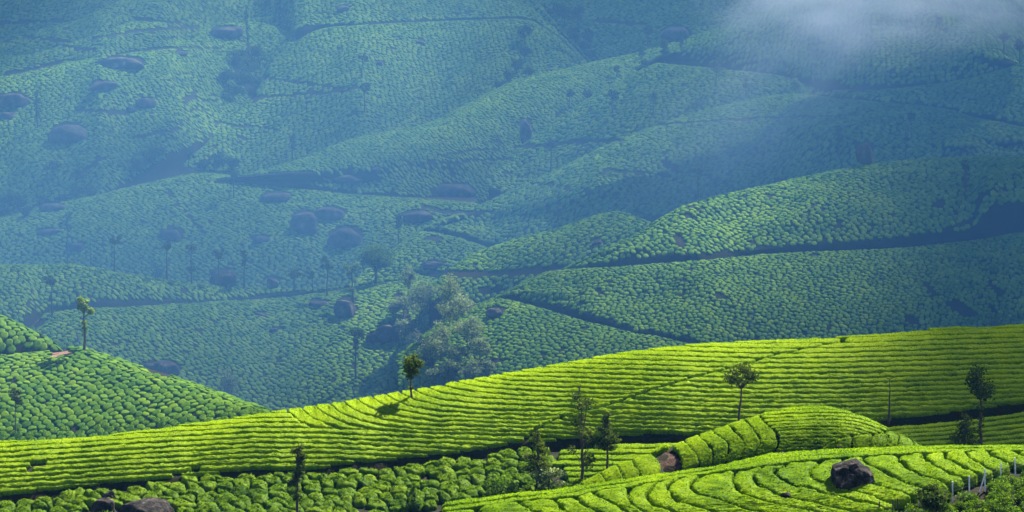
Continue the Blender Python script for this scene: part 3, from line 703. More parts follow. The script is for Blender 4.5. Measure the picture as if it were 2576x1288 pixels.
# boulders: sketch centre u, foot v, width, height, hill, label
BOULDERS = [
 (2143, 1222, 112, 74, 'A', 'big dark rounded boulder among the curving hedges on the near hill'),
 (1973, 1142, 68, 14, 'B', 'long low flat rock lying between knoll and near hill'),
 (2043, 1142, 26, 11, 'B', 'small dark rock right of the long flat rock'),
 (2108, 1131, 27, 12, 'B', 'small rounded grey rock at the foot of the knoll, rightmost of three'),
 (1974, 1249, 34, 11, 'A', 'small pale rock in a dark gap between hedges, below left of the big boulder'),
 (257, 1300, 84, 50, 'D', 'dark brown boulder lobe at the bottom edge with a green bush before it'),
 (275, 1256, 36, 22, 'D', 'small grey stone perched behind the dark brown boulder at the bottom edge'),
 (362, 1306, 150, 52, 'D', 'broad dark brown boulder sloping down to the right at the bottom edge'),
 (865, 800, 58, 66, 'F', 'tall egg shaped boulder on the sunlit tea slope below the tree row'),
 (800, 771, 55, 22, 'F', 'low flat rock just left of the tall egg shaped boulder'),
 (975, 862, 62, 66, 'F', 'large dark boulder in the shade left of the gum trees'),
 (938, 862, 34, 34, 'F', 'smaller dark boulder leaning on the large one left of the gum trees'),
 (412, 948, 82, 56, 'F', 'round hunched boulder at the foot of the left bush hill'),
 (378, 934, 40, 30, 'F', 'sharp slab leaning beside the round hunched boulder'),
 (690, 835, 30, 16, 'F', 'small rock lying in bushes left of the egg shaped boulder'),
 (655, 795, 36, 12, 'F', 'flat pale rock in the bushes below the left road'),
 (1230, 745, 72, 26, 'F', 'low wide rock right of the gum trees below the valley road'),
 (1246, 797, 50, 30, 'G1', 'grey rock half hidden on the flank right of the gum trees'),
 (560, 700, 74, 28, 'R', 'wide dark rock behind two trunks of the tree row'),
 (685, 709, 32, 18, 'R', 'small round rock right of the tree row beside a dirt bank'),
 (1088, 675, 58, 24, 'J2', 'rock at the foot of the right hill beside the valley road'),
 (1505, 614, 32, 18, 'K', 'small blue grey rock on the low spur below the right hill'),
 (2178, 389, 48, 40, 'I', 'dark angular boulder on the crest of the right hill'),
 (430, 607, 66, 42, 'Q', 'pale streaked boulder with a steep face on the lower left slope'),
 (190, 632, 46, 28, 'Q', 'rounded boulder left behind the thin bare trunks'),
 (655, 611, 46, 26, 'Q', 'small rounded boulder left of the paired large boulders'),
 (765, 588, 72, 78, 'Q', 'tall peaked boulder with a bright ridge on the middle slope'),
 (830, 553, 80, 44, 'Q', 'broad dark boulder just behind the tall peaked one'),
 (870, 624, 98, 70, 'Q', 'huge streaked boulder face below the tall peaked one'),
 (1050, 560, 78, 42, 'Q', 'square topped boulder right of the huge streaked face'),
 (1090, 607, 46, 16, 'Q', 'low flat rock behind the thin tree by the ridge'),
 (695, 508, 78, 36, 'Q', 'flat topped boulder below the thin road on the middle slope'),
 (130, 531, 72, 26, 'Q', 'long low rock under dark bushes on the far left'),
 (122, 590, 66, 20, 'Q', 'sloping rock slab left of the thin tall trunk'),
 (877, 462, 80, 32, 'M', 'oval pale topped boulder above the thin road'),
 (945, 436, 36, 22, 'M', 'small boulder up right of the oval one'),
 (1140, 500, 118, 50, 'M', 'large faint slab of bare rock at the end of the thin road'),
 (172, 361, 106, 68, 'U', 'great dome shaped boulder on the left slope'),
 (36, 270, 84, 48, 'U', 'wide flat boulder at the left edge'),
 (20, 298, 40, 22, 'U', 'small boulder under the wide flat one at the left edge'),
 (260, 226, 72, 30, 'U', 'oval flush rock above the great dome shaped boulder'),
 (366, 272, 50, 34, 'U', 'slanted boulder right of the great dome'),
 (326, 278, 26, 16, 'U', 'small boulder beside the slanted one'),
 (305, 174, 122, 42, 'U', 'long rock outcrop with pale rubble in its middle'),
 (570, 97, 92, 42, 'U', 'sloping dark outcrop beneath the upper left ridge'),
 (455, 138, 34, 12, 'U', 'flat pale patch of rock below the upper left ridge'),
 (865, 27, 36, 18, 'T', 'small isolated boulder high on the upper slope'),
 (955, 164, 20, 14, 'S', 'bright little rock alone in the big diagonal slope'),
 (1056, 109, 28, 9, 'S', 'thin low rock near the top of the diagonal slope'),
 (1320, 326, 36, 36, 'L1', 'round dim boulder in the hollow below the ridge'),
 (1700, 106, 84, 56, 'W', 'large dark round outcrop beneath the drifting mist'),
]
for b in BOULDERS:
    if b[1] < 1260 or b[1] > 1310: ROCKS.append(b[:4])
# bare hollows treated like boulders when bushes are placed
ROCKS += [(84, 824, 58, 36), (154, 897, 60, 20)]

BUSH = [('E', 6, 1.72, 1.07, 0.29, 0.09, 0.14, 10, 0.42), ('E2', -6, 1.72, 1.07, 0.27, 0.07, 0.13, 8, 0.42),
        ('G1', 13, 1.72, 0.68, 0.31, 0.08, 0.17, 8, 0.38), ('H', 15, 1.63, 0.68, 0.31, 0.08, 0.17, 8, 0.38), ('K', 7, 1.82, 0.81, 0.34, 0.08, 0.13, 6, 0.38),
        ('I', 11, 1.72, 0.74, 0.34, 0.08, 0.14, 8, 0.38), ('F', 4, 1.66, 0.92, 0.34, 0.09, 0.15, 8, 0.38), ('R', 2, 1.58, 0.92, 0.34, 0.07, 0.13, 6, 0.38),
        ('J2', 13, 1.82, 0.76, 0.32, 0.08, 0.14, 6, 0.38), ('Q', 4, 1.73, 0.98, 0.36, 0.08, 0.14, 6, 0.38), ('J', 12, 1.90, 0.81, 0.34, 0.08, 0.14, 6, 0.38),
        ('M', 10, 1.73, 0.98, 0.36, 0.08, 0.14, 6, 0.38), ('L1', 12, 1.98, 0.86, 0.34, 0.08, 0.15, 6, 0.38), ('N2', 10, 1.73, 0.98, 0.36, 0.08, 0.14, 6, 0.38),
        ('N', 12, 1.73, 0.98, 0.34, 0.08, 0.14, 6, 0.38), ('S', -24, 1.98, 1.09, 0.32, 0.12, 0.13, 6, 0.38), ('U', -24, 1.98, 1.09, 0.34, 0.11, 0.13, 6, 0.38),
        ('T', 10, 2.07, 1.15, 0.36, 0.08, 0.14, 6, 0.38), ('W', 8, 2.16, 1.15, 0.36, 0.08, 0.14, 6, 0.38), ('O', 14, 1.98, 1.09, 0.36, 0.08, 0.14, 6, 0.38),
        ('V1', 18, 2.16, 1.15, 0.36, 0.09, 0.14, 6, 0.38), ('V2', 18, 2.16, 1.21, 0.36, 0.09, 0.14, 6, 0.38), ('V3', 15, 2.25, 1.21, 0.36, 0.09, 0.14, 6, 0.38)]

def tea_bush_object(verts, tint, tris, quads, loc, mat, label, group, cards=None):
    if cards is not None:
        cv, cq, ct = cards
        tris = np.concatenate([tris, cq + len(verts)]); verts = np.concatenate([verts, cv]); tint = np.concatenate([tint, ct])
    me = mesh_np('tea_bush', verts, quads, tris, tint)
    o = link('tea_bush', me, mat, loc=loc)
    return tag(o, label, 'tea bush', group)

D_MARKS = [(20, 1275, 'the bottom left corner'), (257, 1272, 'the dark boulder lobe'), (275, 1250, 'the perched grey stone'), (362, 1275, 'the broad brown boulder'), (749, 1290, "the slim dark tree's foot"), (749, 1200, "the slim dark tree's crown"),
           (1040, 1262, 'the feathery sapling'), (1262, 1235, 'the wide shrubby tree'), (1350, 1225, "the grey green tree's foot"), (1350, 1150, "the grey green tree's crown"), (560, 1240, 'the patch midway between boulder and slim tree'), (900, 1225, 'the patch midway between slim tree and sapling'), (1150, 1200, 'the patch midway between sapling and shrubby tree')]
E_MARKS = [(40, 1085, "the thin sparse tree's foot"), (40, 1000, "the thin sparse tree's top"), (154, 890, 'the dirt corner'), (650, 1035, "the left hill's right tip"), (250, 1085, 'the low middle of the left hill'), (430, 1060, 'the low right third of the left hill'), (200, 1000, 'the middle of the left hill'), (400, 980, 'the right shoulder of the left hill')]
# bushes on the gentle ground below the track (every one a thing)
hD = L['D']
def in_D(u, v):
    right = np.interp(v, [1120, 1150, 1180, 1215, 1240], [1395, 1385, 1392, 1418, 1440])
    return (u < right - 8) & (v > hD.crest_v(u) + 3) & ~((u > 222) & (u < 425) & (v > 1278))
cD = cells(hD, 'D', row_angle(hD, 700, 1240, -24), 2.7, 1.35, .34, -.25, .24, 24, ulim=(-60, 1450), accept=in_D, behind=0.5, drop=0.01)
rD = [(f, h) for f, h in [(0.2, 1.0), (0.4, 0.99), (0.58, 0.96), (0.73, 0.9), (0.86, 0.85), (0.97, 0.73), (1.05, 0.52), (1.06, 0.3), (0.98, 0.1), (0.86, -0.15)]]
VD, TD, trD, qD = bush_shapes(cD, 0.8, rD, 0.08, 0.07)
n_single = 0
ordD = np.argsort(cD['y'])
for i in ordD:
    V = VD[i].copy()
    # lumps and leafy roughness
    V[:, 2] += (fbm((V[:, 0] + cD['x'][i]) * 1.1, (V[:, 1] + cD['y'][i]) * 1.1, 61, 2) - 0.5) * 0.8 * np.clip(V[:, 2] - cD['gx'][i] * V[:, 0] - cD['gy'][i] * V[:, 1], 0, 1)
    m = 170
    sel = rng.integers(0, 1 + 7 * 24, m); sel2 = np.clip(sel + rng.integers(-25, 26, m), 0, 1 + 7 * 24)
    w = rng.random(m)[:, None]
    pts = V[sel] * w + V[sel2] * (1 - w)
    out_ = pts * [0.6, 0.6, 1.0] + [0, 0, 0.15]; out_ /= np.linalg.norm(out_, axis=1)[:, None] + 1e-6
    cards = leaf_tris(pts + out_ * 0.02, 0.19, 0.74)
    u, v = cD['u'][i], cD['v'][i]
    lab = beside('mounded tea bush at the track edge,' if v < hD.crest_v(u) + 13 else 'mounded tea bush', u, v, D_MARKS)
    tea_bush_object(V, TD[i] + 0.14, trD, qD, (cD['x'][i], cD['y'][i], cD['z'][i]), M_BUSH, lab, 'mounded tea bushes below the dirt track', cards)
    n_single += 1

for key, ang, sa, sr, jit, ga, gr, K, H in BUSH:
    h = L[key]
    um = np.clip(0.5 * (max(h.us[0], 0) + min(h.us[-1], 2576)), 0, 2576)
    c = cells(h, key, row_angle(h, um, 0.5 * (h.crest_v(um) + h.foot_v(um)), ang), sa, sr, jit, ga, gr, K)
    if c['n'] == 0: continue
    rings = R_MID if key in ('E', 'E2') else R_FAR
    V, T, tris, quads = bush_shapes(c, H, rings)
    sel = np.ones(c['n'], bool)
    if key == 'E':
        want = max(0, 296 - n_single)
        inside = (c['u'] > 0) & (c['u'] < 660) & (c['v'] < 1125)
        # the nearest, hence largest, in view
        rank = np.where(inside, c['y'], 1e9); pick = np.argsort(rank)[:want]
        for i in pick:
            lab = beside('rounded tea bush', c['u'][i], c['v'][i], E_MARKS)
            W = V[i]; m = 36
            s1 = rng.integers(0, 40, m); s2 = rng.integers(0, 40, m); w = rng.random(m)[:, None]
            cards = leaf_tris(W[s1] * w + W[s2] * (1 - w) + [0, 0, 0.03], 0.24, 0.65)
            tea_bush_object(W, T[i], tris, quads, (c['x'][i], c['y'][i], c['z'][i]), M_FAR, lab, 'round tea bushes on the left hill', cards)
            n_single += 1
        sel[pick] = False
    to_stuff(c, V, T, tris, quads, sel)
    print('bushes', key, c['n'], V.shape[1])
vs, ts, tr, qu, off = [], [], [], [], 0
for W, T, tris, quads in STUFF:
    n, nv = W.shape[:2]
    if n == 0: continue
    o = off + np.arange(n)[:, None, None] * nv
    tr.append((tris[None] + o).reshape(-1, 3)); qu.append((quads[None] + o).reshape(-1, 4))
    vs.append(W.reshape(-1, 3)); ts.append(T.reshape(-1)); off += n * nv
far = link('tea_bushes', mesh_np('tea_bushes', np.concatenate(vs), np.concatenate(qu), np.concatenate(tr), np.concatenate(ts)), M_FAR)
tag(far, kind='stuff')
print('stuff tris', sum(len(t) for t in tr) + 2 * sum(len(q) for q in qu), 'singles', n_single)

# ------------------------------------------------------------------ clipped tea hedges
def resample(pts, n):
    p = np.array(pts, float)
    # smooth corner cutting, ends kept
    for _ in range(2):
        if len(p) > 2:
            q = np.empty((2 * len(p), 2)); q[0::2] = p; q[1::2] = p
            a = 0.75 * p[:-1] + 0.25 * p[1:]; b = 0.25 * p[:-1] + 0.75 * p[1:]
            mid = np.stack([a, b], 1).reshape(-1, 2)
            p = np.concatenate([p[:1], mid, p[-1:]])
    d = np.concatenate([[0], np.cumsum(np.hypot(*np.diff(p, axis=0).T))])
    s = np.linspace(0, d[-1], n)
    return np.stack([np.interp(s, d, p[:, 0]), np.interp(s, d, p[:, 1])], -1)

PROF = [(0.02, -0.12), (0.0, 0.25), (-0.01, 0.5), (0.015, 0.68), (0.05, 0.81), (0.11, 0.90), (0.20, 0.965), (0.32, 1.0), (0.44, 1.015)]
PROF = PROF + [(0.56, 1.015)] + [(1 - q, hh) for q, hh in PROF[-2::-1]]
PROF_FLAT = [(0.02, -0.12), (0.0, 0.25), (-0.012, 0.5), (0.005, 0.74), (0.03, 0.88), (0.08, 0.955), (0.17, 0.99), (0.30, 1.0), (0.43, 1.0)]
PROF_FLAT = PROF_FLAT + [(0.57, 1.0)] + [(1 - q, hh) for q, hh in PROF_FLAT[-2::-1]]
PQ = np.array([p[0] for p in PROF]); PH = np.array([p[1] for p in PROF])
PQF = np.array([p[0] for p in PROF_FLAT]); PHF = np.array([p[1] for p in PROF_FLAT])

def hedge(h, P, Q, label, group, H=0.95, gap=0.34, mat=None, leaf=34.0, leaf_size=0.13, seed=0, lump=0.10, jit=0.035, taper=True, tint0=0.0, flat=False, rend=0.55):
    """hedge filling the band between sketch curves P and Q (same length arrays), dressed with small leaves"""
    PQ, PH = (PQF, PHF) if flat else (globals()['PQ'], globals()['PH'])
    A = h.from_uv(P[:, 0], P[:, 1]); B = h.from_uv(Q[:, 0], Q[:, 1])
    n = len(A)
    mid = 0.5 * (A + B)
    seg = np.concatenate([[0], np.cumsum(np.linalg.norm(np.diff(mid, axis=0), axis=1))])
    wid = np.linalg.norm(A - B, axis=1)
    if seg[-1] < 0.8 or wid.max() < 0.35: return None
    ins = np.clip(gap * 0.5 / np.maximum(wid, 0.05), 0.03, 0.42)
    e = np.minimum(seg, seg[-1] - seg)
    r = np.clip(rend * np.maximum(wid - gap, 0.2), 0.12, 1.0)
    k = np.sqrt(np.clip(1 - (1 - np.clip(e / r, 0, 1)) ** 2, 0, 1)) if taper else np.ones(n)
    k = np.maximum(k, 0.04)
    ss = seg
    wob = (vnoise(ss / 0.9, seed * 7.7 + ss * 0, 71) - 0.5) * 0.26 + (vnoise(ss / 0.35, seed * 3.3 + ss * 0, 72) - 0.5) * 0.14
    wob2 = (vnoise(ss / 0.9, seed * 5.1 + 40 + ss * 0, 73) - 0.5) * 0.26 + (vnoise(ss / 0.35, seed * 2.3 + ss * 0, 74) - 0.5) * 0.14
    lo = ins + wob / np.maximum(wid, 0.3); hi = 1 - ins + wob2 / np.maximum(wid, 0.3)
    lo = np.clip(lo, 0.0, 0.47); hi = np.clip(hi, 0.53, 1.0)
    c0 = 0.5 * (lo + hi); hw = 0.5 * (hi - lo) * k
    q = c0[:, None] + hw[:, None] * (2 * PQ[None, :] - 1)
    G = A[:, None, :] + (B - A)[:, None, :] * q[..., None]
    hs = H * np.minimum(1.0, 0.35 + 0.5 * wid) * (0.25 + 0.75 * np.minimum(1, k * 1.15))
    Z = hs[:, None] * PH[None, :]
    nz = (fbm(G[..., 0] * 0.8, G[..., 1] * 0.8, 81, 3) - 0.5)
    Z = Z + nz * lump * 2.0 * (PH > 0.6)[None, :]
    V = G.copy(); V[..., 2] += Z
    V += rng.uniform(-jit, jit, V.shape) * (PH > 0.1)[None, :, None]
    M = len(PQ)
    idx = np.arange(n * M).reshape(n, M)
    quads = np.stack([idx[:-1, :-1], idx[1:, :-1], idx[1:, 1:], idx[:-1, 1:]], -1).reshape(-1, 4)
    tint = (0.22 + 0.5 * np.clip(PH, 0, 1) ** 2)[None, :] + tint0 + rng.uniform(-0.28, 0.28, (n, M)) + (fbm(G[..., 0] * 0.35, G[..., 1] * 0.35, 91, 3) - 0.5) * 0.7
    verts = V.reshape(-1, 3); tn = tint.ravel()
    area = float(np.sum(np.diff(seg) * 0.5 * (wid[1:] + wid[:-1])))
    m = int(area * leaf); ltris = None
    if m:
        wgt = np.maximum(wid * k, 0.01); cdf = np.cumsum(wgt); cdf /= cdf[-1]
        i = np.clip(np.searchsorted(cdf, rng.random(m)), 0, n - 2)
        j = rng.integers(1, M - 1, m); w1 = rng.random(m)[:, None]; w2 = rng.random(m)[:, None]
        pts = (V[i, j] * (1 - w1) + V[i + 1, j] * w1) * (1 - w2) + (V[i, np.minimum(j + 1, M - 1)] * (1 - w1) + V[i + 1, np.minimum(j + 1, M - 1)] * w1) * w2
        cv, cq, ct = leaf_tris(pts, leaf_size * 1.2, 0.72 + tint0)
        ltris = cq + len(verts); verts = np.concatenate([verts, cv]); tn = np.concatenate([tn, ct])
    o0 = mid[n // 2].copy()
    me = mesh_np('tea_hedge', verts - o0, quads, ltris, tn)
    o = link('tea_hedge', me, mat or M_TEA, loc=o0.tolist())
    return tag(o, label, 'tea hedge', group)

ORD = 'first second third fourth fifth sixth seventh eighth ninth tenth eleventh twelfth thirteenth fourteenth fifteenth sixteenth seventeenth eighteenth nineteenth twentieth'.split()
def nth(i):
    if i <= 20: return ORD[i - 1]
    t = {2: 'twenty', 3: 'thirty', 4: 'forty'}[i // 10]
    return ({'twenty': 'twentieth', 'thirty': 'thirtieth', 'forty': 'fortieth'}[t]) if i % 10 == 0 else t + '-' + ORD[i % 10 - 1]

# ---- long bright slope C
hC = L['C']
US = np.arange(-130, 2716, 3.4)
crestC = hC.crest_v(US) - 0.5; footC = hC.foot_v(US) - 2
wC = np.interp(US, [-220, 0, 350, 644, 760, 831, 1288, 1900, 2100, 2576, 2796], [30, 19, -4, -19, -19, -18, 0, 18, 17, 3, -4])
rowsC = []
_v = crestC + np.where(US > 1252, 10.5 * (1 - np.exp(-np.maximum(US - 1252, 0) / 60)) + 0.2 * (US - 1252), -50)
for j in range(26, 0, -1):
    rowsC.append(np.interp(1288, US, _v) - 12.6 * j + wC)
uk = 1252.0
fam = []
while uk > 690:
    fam.append(uk); uk -= 35.5
for uk in fam:
    Aam = np.interp(uk, [690, 830, 1000, 1100, 1250], [60, 55, 40, 25, 9])
    du = US - uk
    off = np.where(du > 0, Aam * (1 - np.exp(-np.maximum(du, 0) / 60)) + 0.2 * du, -50)
    v = crestC + off
    at1288 = np.interp(1288, US, v)
    v = np.where(US > 1288, at1288 + wC, v)
    rowsC.append(v)
low0 = 1094 + wC
lastf = rowsC[-1]
for j in range(5, 0, -1):
    rowsC.append(np.maximum(low0 - 12.0 * j, np.minimum(lastf, low0)))
rowsC = [np.minimum(v, low0) for v in rowsC]
for j in range(0, 17):
    rowsC.append(low0 + 12.3 * j)
FOOTPATH = np.array([(2130, 850), (2112, 859), (2032, 876), (1932, 895), (1908, 906), (1825, 931), (1750, 946), (1708, 959), (1645, 978), (1550, 1013), (1505, 1026), (1425, 1043), (1395, 1058), (1358, 1071), (1338, 1086), (1322, 1100), (1310, 1112)], float)
def path_u(v): return np.interp(v, FOOTPATH[:, 1], FOOTPATH[:, 0])
count_left = 0
segsC = []
for k in range(len(rowsC) - 1):
    top = np.maximum(rowsC[k], crestC); bot = np.minimum(rowsC[k + 1], footC)
    full = np.maximum(rowsC[k + 1] - rowsC[k], 1)
    vm = 0.5 * (top + bot)
    ok = (bot - top > np.maximum(2.6, 0.22 * np.minimum(full, 14))) & (np.maximum(rowsC[k], crestC) + 2 < footC)
    pu = path_u(vm)
    onpath = (vm > 852) & (vm < 1110) & (np.abs(US - pu) < 4)
    ok &= ~onpath
    if vm[len(vm)//4] > 1112:
        for _ in range(rng.integers(0, 3)):
            ub = rng.uniform(-100, 760); ok &= ~(np.abs(US - ub) < rng.uniform(4, 12))
    runs = np.flatnonzero(np.diff(np.concatenate([[0], ok.astype(int), [0]])))
    for s0, s1 in zip(runs[::2], runs[1::2]):
        if s1 - s0 < 6: continue
        segsC.append((k, s0, s1, top[s0:s1], bot[s0:s1], vm[(s0 + s1) // 2], US[(s0 + s1) // 2]))
# ordinals counted from the crest at each side of the footpath
for side in ('left', 'right'):
    part = [s for s in segsC if (s[6] < path_u(min(max(s[5], 852), 1110))) == (side == 'left')]
    ks = sorted(set(s[0] for s in part))
    for i, kk in enumerate(ks):
        same = sorted([s for s in part if s[0] == kk], key=lambda s: s[6])
        for j, (k, s0, s1, tp, bt, vm, um) in enumerate(same):
            piece = '' if len(same) == 1 else (', left end piece' if j == 0 else ', right end piece' if j == len(same) - 1 else ', ' + ('middle' if len(same) == 3 else nth(j + 1)) + ' piece')
            lab = f'clipped hedge on bright slope {side} of footpath, {nth(i + 1)} row from ridge{piece}'
            uu = US[s0:s1]; ut, ub_ = uu.copy(), uu.copy()
            if 852 < vm < 1112 and len(uu) > 30:
                ramp_e = np.clip(1 - (uu[-1] - uu) / 80, 0, 1) ** 2; ramp_s = np.clip(1 - (uu - uu[0]) / 80, 0, 1) ** 2
                pe = path_u(0.5 * (tp[-1] + bt[-1])); ps = path_u(0.5 * (tp[0] + bt[0]))
                if side == 'left' and abs(uu[-1] - pe) < 14:
                    ut = ut + ramp_e * np.clip(path_u(tp[-1]) - 5 - uu[-1], -60, 60); ub_ = ub_ + ramp_e * np.clip(path_u(bt[-1]) - 5 - uu[-1], -60, 60)
                if side == 'right' and abs(uu[0] - ps) < 14:
                    ut = ut + ramp_s * np.clip(path_u(tp[0]) + 5 - uu[0], -60, 60); ub_ = ub_ + ramp_s * np.clip(path_u(bt[0]) + 5 - uu[0], -60, 60)
            tp = np.maximum(np.interp(ut, uu, tp), hC.crest_v(ut) - 0.5); bt = np.interp(ub_, uu, bt)
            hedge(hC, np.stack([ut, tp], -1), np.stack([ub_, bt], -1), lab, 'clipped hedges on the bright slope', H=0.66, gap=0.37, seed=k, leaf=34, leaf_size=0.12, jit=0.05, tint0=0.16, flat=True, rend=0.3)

# ---- hedges on the level ground right of the bush patch, and at the right edge
for i in range(8):
    v0 = [1114, 1129, 1144, 1159, 1173, 1187, 1201, 1216][i]
    us = np.arange([1506, 1404, 1402, 1385, 1414, 1419, 1424, 1428][i], [1720, 1690, 1640, 1610, 1580, 1550, 1525, 1490][i], 2.5)
    tp = np.maximum(v0 + 2.5 * (vnoise(us / 60, us * 0 + i, 5) - 0.5), hD.crest_v(us) + 1); bt = tp + 13.5
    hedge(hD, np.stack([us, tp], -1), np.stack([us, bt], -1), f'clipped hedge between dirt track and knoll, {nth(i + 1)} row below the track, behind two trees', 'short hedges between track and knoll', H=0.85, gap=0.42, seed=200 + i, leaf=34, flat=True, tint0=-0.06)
for i in range(8):
    us = np.arange([2205, 2222, 2238, 2262, 2280, 2298, 2310, 2330][i], 2716, 2.6)
    base = np.interp(us, [2200, 2407, 2576, 2720], [1077, 1059, 1036, 1014])
    tp = base + 1 + i * 11.5 + 0.03 * i * (us - 2400) * 0.35; bt = tp + 11.0
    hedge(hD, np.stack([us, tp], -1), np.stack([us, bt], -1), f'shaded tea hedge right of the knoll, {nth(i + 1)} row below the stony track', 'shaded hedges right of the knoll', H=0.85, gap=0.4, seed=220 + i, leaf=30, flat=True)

# ---- bands between traced gap lines
def bands(h, curves, labels, group, step=0.135, ppm=29.0, **kw):
    for i in range(len(curves) - 1):
        P, Q = curves[i], curves[i + 1]
        ln = max(np.hypot(*np.diff(np.array(P, float), axis=0).T).sum(), np.hypot(*np.diff(np.array(Q, float), axis=0).T).sum())
        n = int(np.clip(ln / (ppm * step) * 1.2, 14, 900))
        hedge(h, resample(P, n), resample(Q, n), labels[i], group, seed=300 + i + int(curves[0][0][0]), **kw)

# near hill
crA = L['A'].crest_v
c2 = [(1110, 1283), (1200, 1271), (1297, 1254), (1388, 1254), (1444, 1247), (1499, 1231), (1585, 1221), (1680, 1204), (1715, 1198), (1767, 1190), (1855, 1180), (1920, 1170), (1973, 1162), (2060, 1155), (2130, 1149), (2208, 1143), (2267, 1139), (2332, 1135), (2369, 1134), (2430, 1131), (2483, 1130), (2551, 1131), (2740, 1133)]
us = np.arange(1110, 2740, 3.0)
line_top = np.stack([us, crA(us) - 0.5], -1)
c2v = np.interp(us, [p[0] for p in c2], [p[1] for p in c2])
c1v = crA(us) * 0.52 + c2v * 0.48
cuts = [1110, 2740]
names = ['along its whole length']
for i in range(1):
    s = (us >= cuts[i]) & (us <= cuts[i + 1])
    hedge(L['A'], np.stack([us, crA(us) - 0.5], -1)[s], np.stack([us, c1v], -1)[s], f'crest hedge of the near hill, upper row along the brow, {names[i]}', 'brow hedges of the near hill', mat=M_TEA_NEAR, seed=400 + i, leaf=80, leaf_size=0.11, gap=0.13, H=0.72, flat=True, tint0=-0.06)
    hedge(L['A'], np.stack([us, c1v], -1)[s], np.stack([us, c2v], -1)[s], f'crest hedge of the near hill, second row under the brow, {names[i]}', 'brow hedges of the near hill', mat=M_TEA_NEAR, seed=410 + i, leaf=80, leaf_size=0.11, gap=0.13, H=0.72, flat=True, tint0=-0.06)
aC = [
 [(1112, 1284), (1106, 1300), (1096, 1325)],
 [(1200, 1272), (1205, 1290), (1235, 1325)],
 [(1297, 1254), (1304, 1262), (1321, 1272), (1335, 1280), (1355, 1289), (1400, 1318)],
 [(1388, 1255), (1401, 1264), (1411, 1274), (1428, 1284), (1450, 1297), (1490, 1322)],
 [(1444, 1248), (1459, 1261), (1478, 1274), (1499, 1285), (1540, 1305), (1575, 1325)],
 [(1497, 1231), (1492, 1240), (1511, 1248), (1531, 1257), (1549, 1267), (1564, 1278), (1590, 1298), (1630, 1325)],
 [(1587, 1222), (1579, 1245), (1581, 1258), (1588, 1268), (1607, 1281), (1640, 1299), (1690, 1325)],
 [(1676, 1205), (1645, 1216), (1625, 1241), (1629, 1255), (1644, 1267), (1656, 1273), (1685, 1284), (1720, 1299), (1770, 1325)],
 [(1720, 1199), (1692, 1212), (1680, 1223), (1682, 1237), (1692, 1248), (1713, 1260), (1747, 1271), (1773, 1281), (1806, 1290), (1870, 1318)],
 [(1772, 1191), (1745, 1207), (1735, 1218), (1737, 1227), (1756, 1240), (1785, 1250), (1813, 1260), (1849, 1270), (1877, 1277), (1913, 1285), (1990, 1310)],
 [(1858, 1183), (1842, 1198), (1843, 1213), (1853, 1227), (1869, 1238), (1892, 1250), (1913, 1258), (1956, 1267), (1992, 1273), (2024, 1281), (2090, 1302)],
 [(1925, 1171), (1899, 1190), (1890, 1198), (1899, 1211), (1920, 1223), (1942, 1233), (1956, 1241), (1990, 1250), (2024, 1256), (2057, 1265), (2095, 1274), (2165, 1294)],
 [(1985, 1163), (1953, 1181), (1943, 1191), (1955, 1201), (1977, 1210), (1998, 1221), (2034, 1227), (2050, 1232), (2074, 1241), (2104, 1247), (2138, 1258), (2174, 1265), (2210, 1271), (2246, 1279)],
 [(2070, 1156), (2048, 1172), (2034, 1189), (2048, 1206), (2078, 1216), (2118, 1224), (2153, 1235), (2181, 1243), (2210, 1250), (2252, 1266)],
 [(2124, 1152), (2115, 1170), (2130, 1190), (2164, 1204), (2195, 1215), (2224, 1224), (2245, 1233), (2281, 1241), (2308, 1250)],
 [(2172, 1147), (2172, 1160), (2195, 1174), (2224, 1184), (2238, 1197), (2267, 1208), (2295, 1217), (2330, 1228), (2352, 1239)],
 [(2262, 1141), (2260, 1156), (2278, 1171), (2290, 1181), (2317, 1193), (2345, 1204), (2367, 1211), (2398, 1222)],
 [(2332, 1137), (2319, 1150), (2334, 1161), (2358, 1175), (2387, 1188), (2415, 1200), (2438, 1208)],
 [(2371, 1135), (2379, 1151), (2401, 1163), (2429, 1175), (2451, 1189), (2470, 1199)],
 [(2432, 1132), (2428, 1143), (2451, 1157), (2472, 1168), (2494, 1181), (2508, 1189)],
 [(2485, 1131), (2491, 1141), (2514, 1150), (2542, 1164), (2552, 1172)],
 [(2553, 1132), (2560, 1140), (2590, 1150), (2625, 1160)],
 [(2640, 1132), (2660, 1140), (2700, 1152)],
]
labA = []
nA = len(aC) - 1
for i in range(nA):
    if i < 13: labA.append(f'broad curving hedge on the near hill, {nth(13 - i)} to the left of the big boulder')
    elif i < 15: labA.append(['broad hedge on the near hill curving round the left and front of the boulder', 'broad hedge on the near hill starting behind and right of the boulder'][i - 13])
    else: labA.append(f'broad hedge on the near hill ending at the fence, {nth(i - 14)} right of the boulder')
bands(L['A'], aC, labA, 'broad curving hedges on the near hill', mat=M_TEA_NEAR, H=0.74, gap=0.25, leaf=85, leaf_size=0.10, lump=0.2, jit=0.055, flat=True, tint0=-0.06)

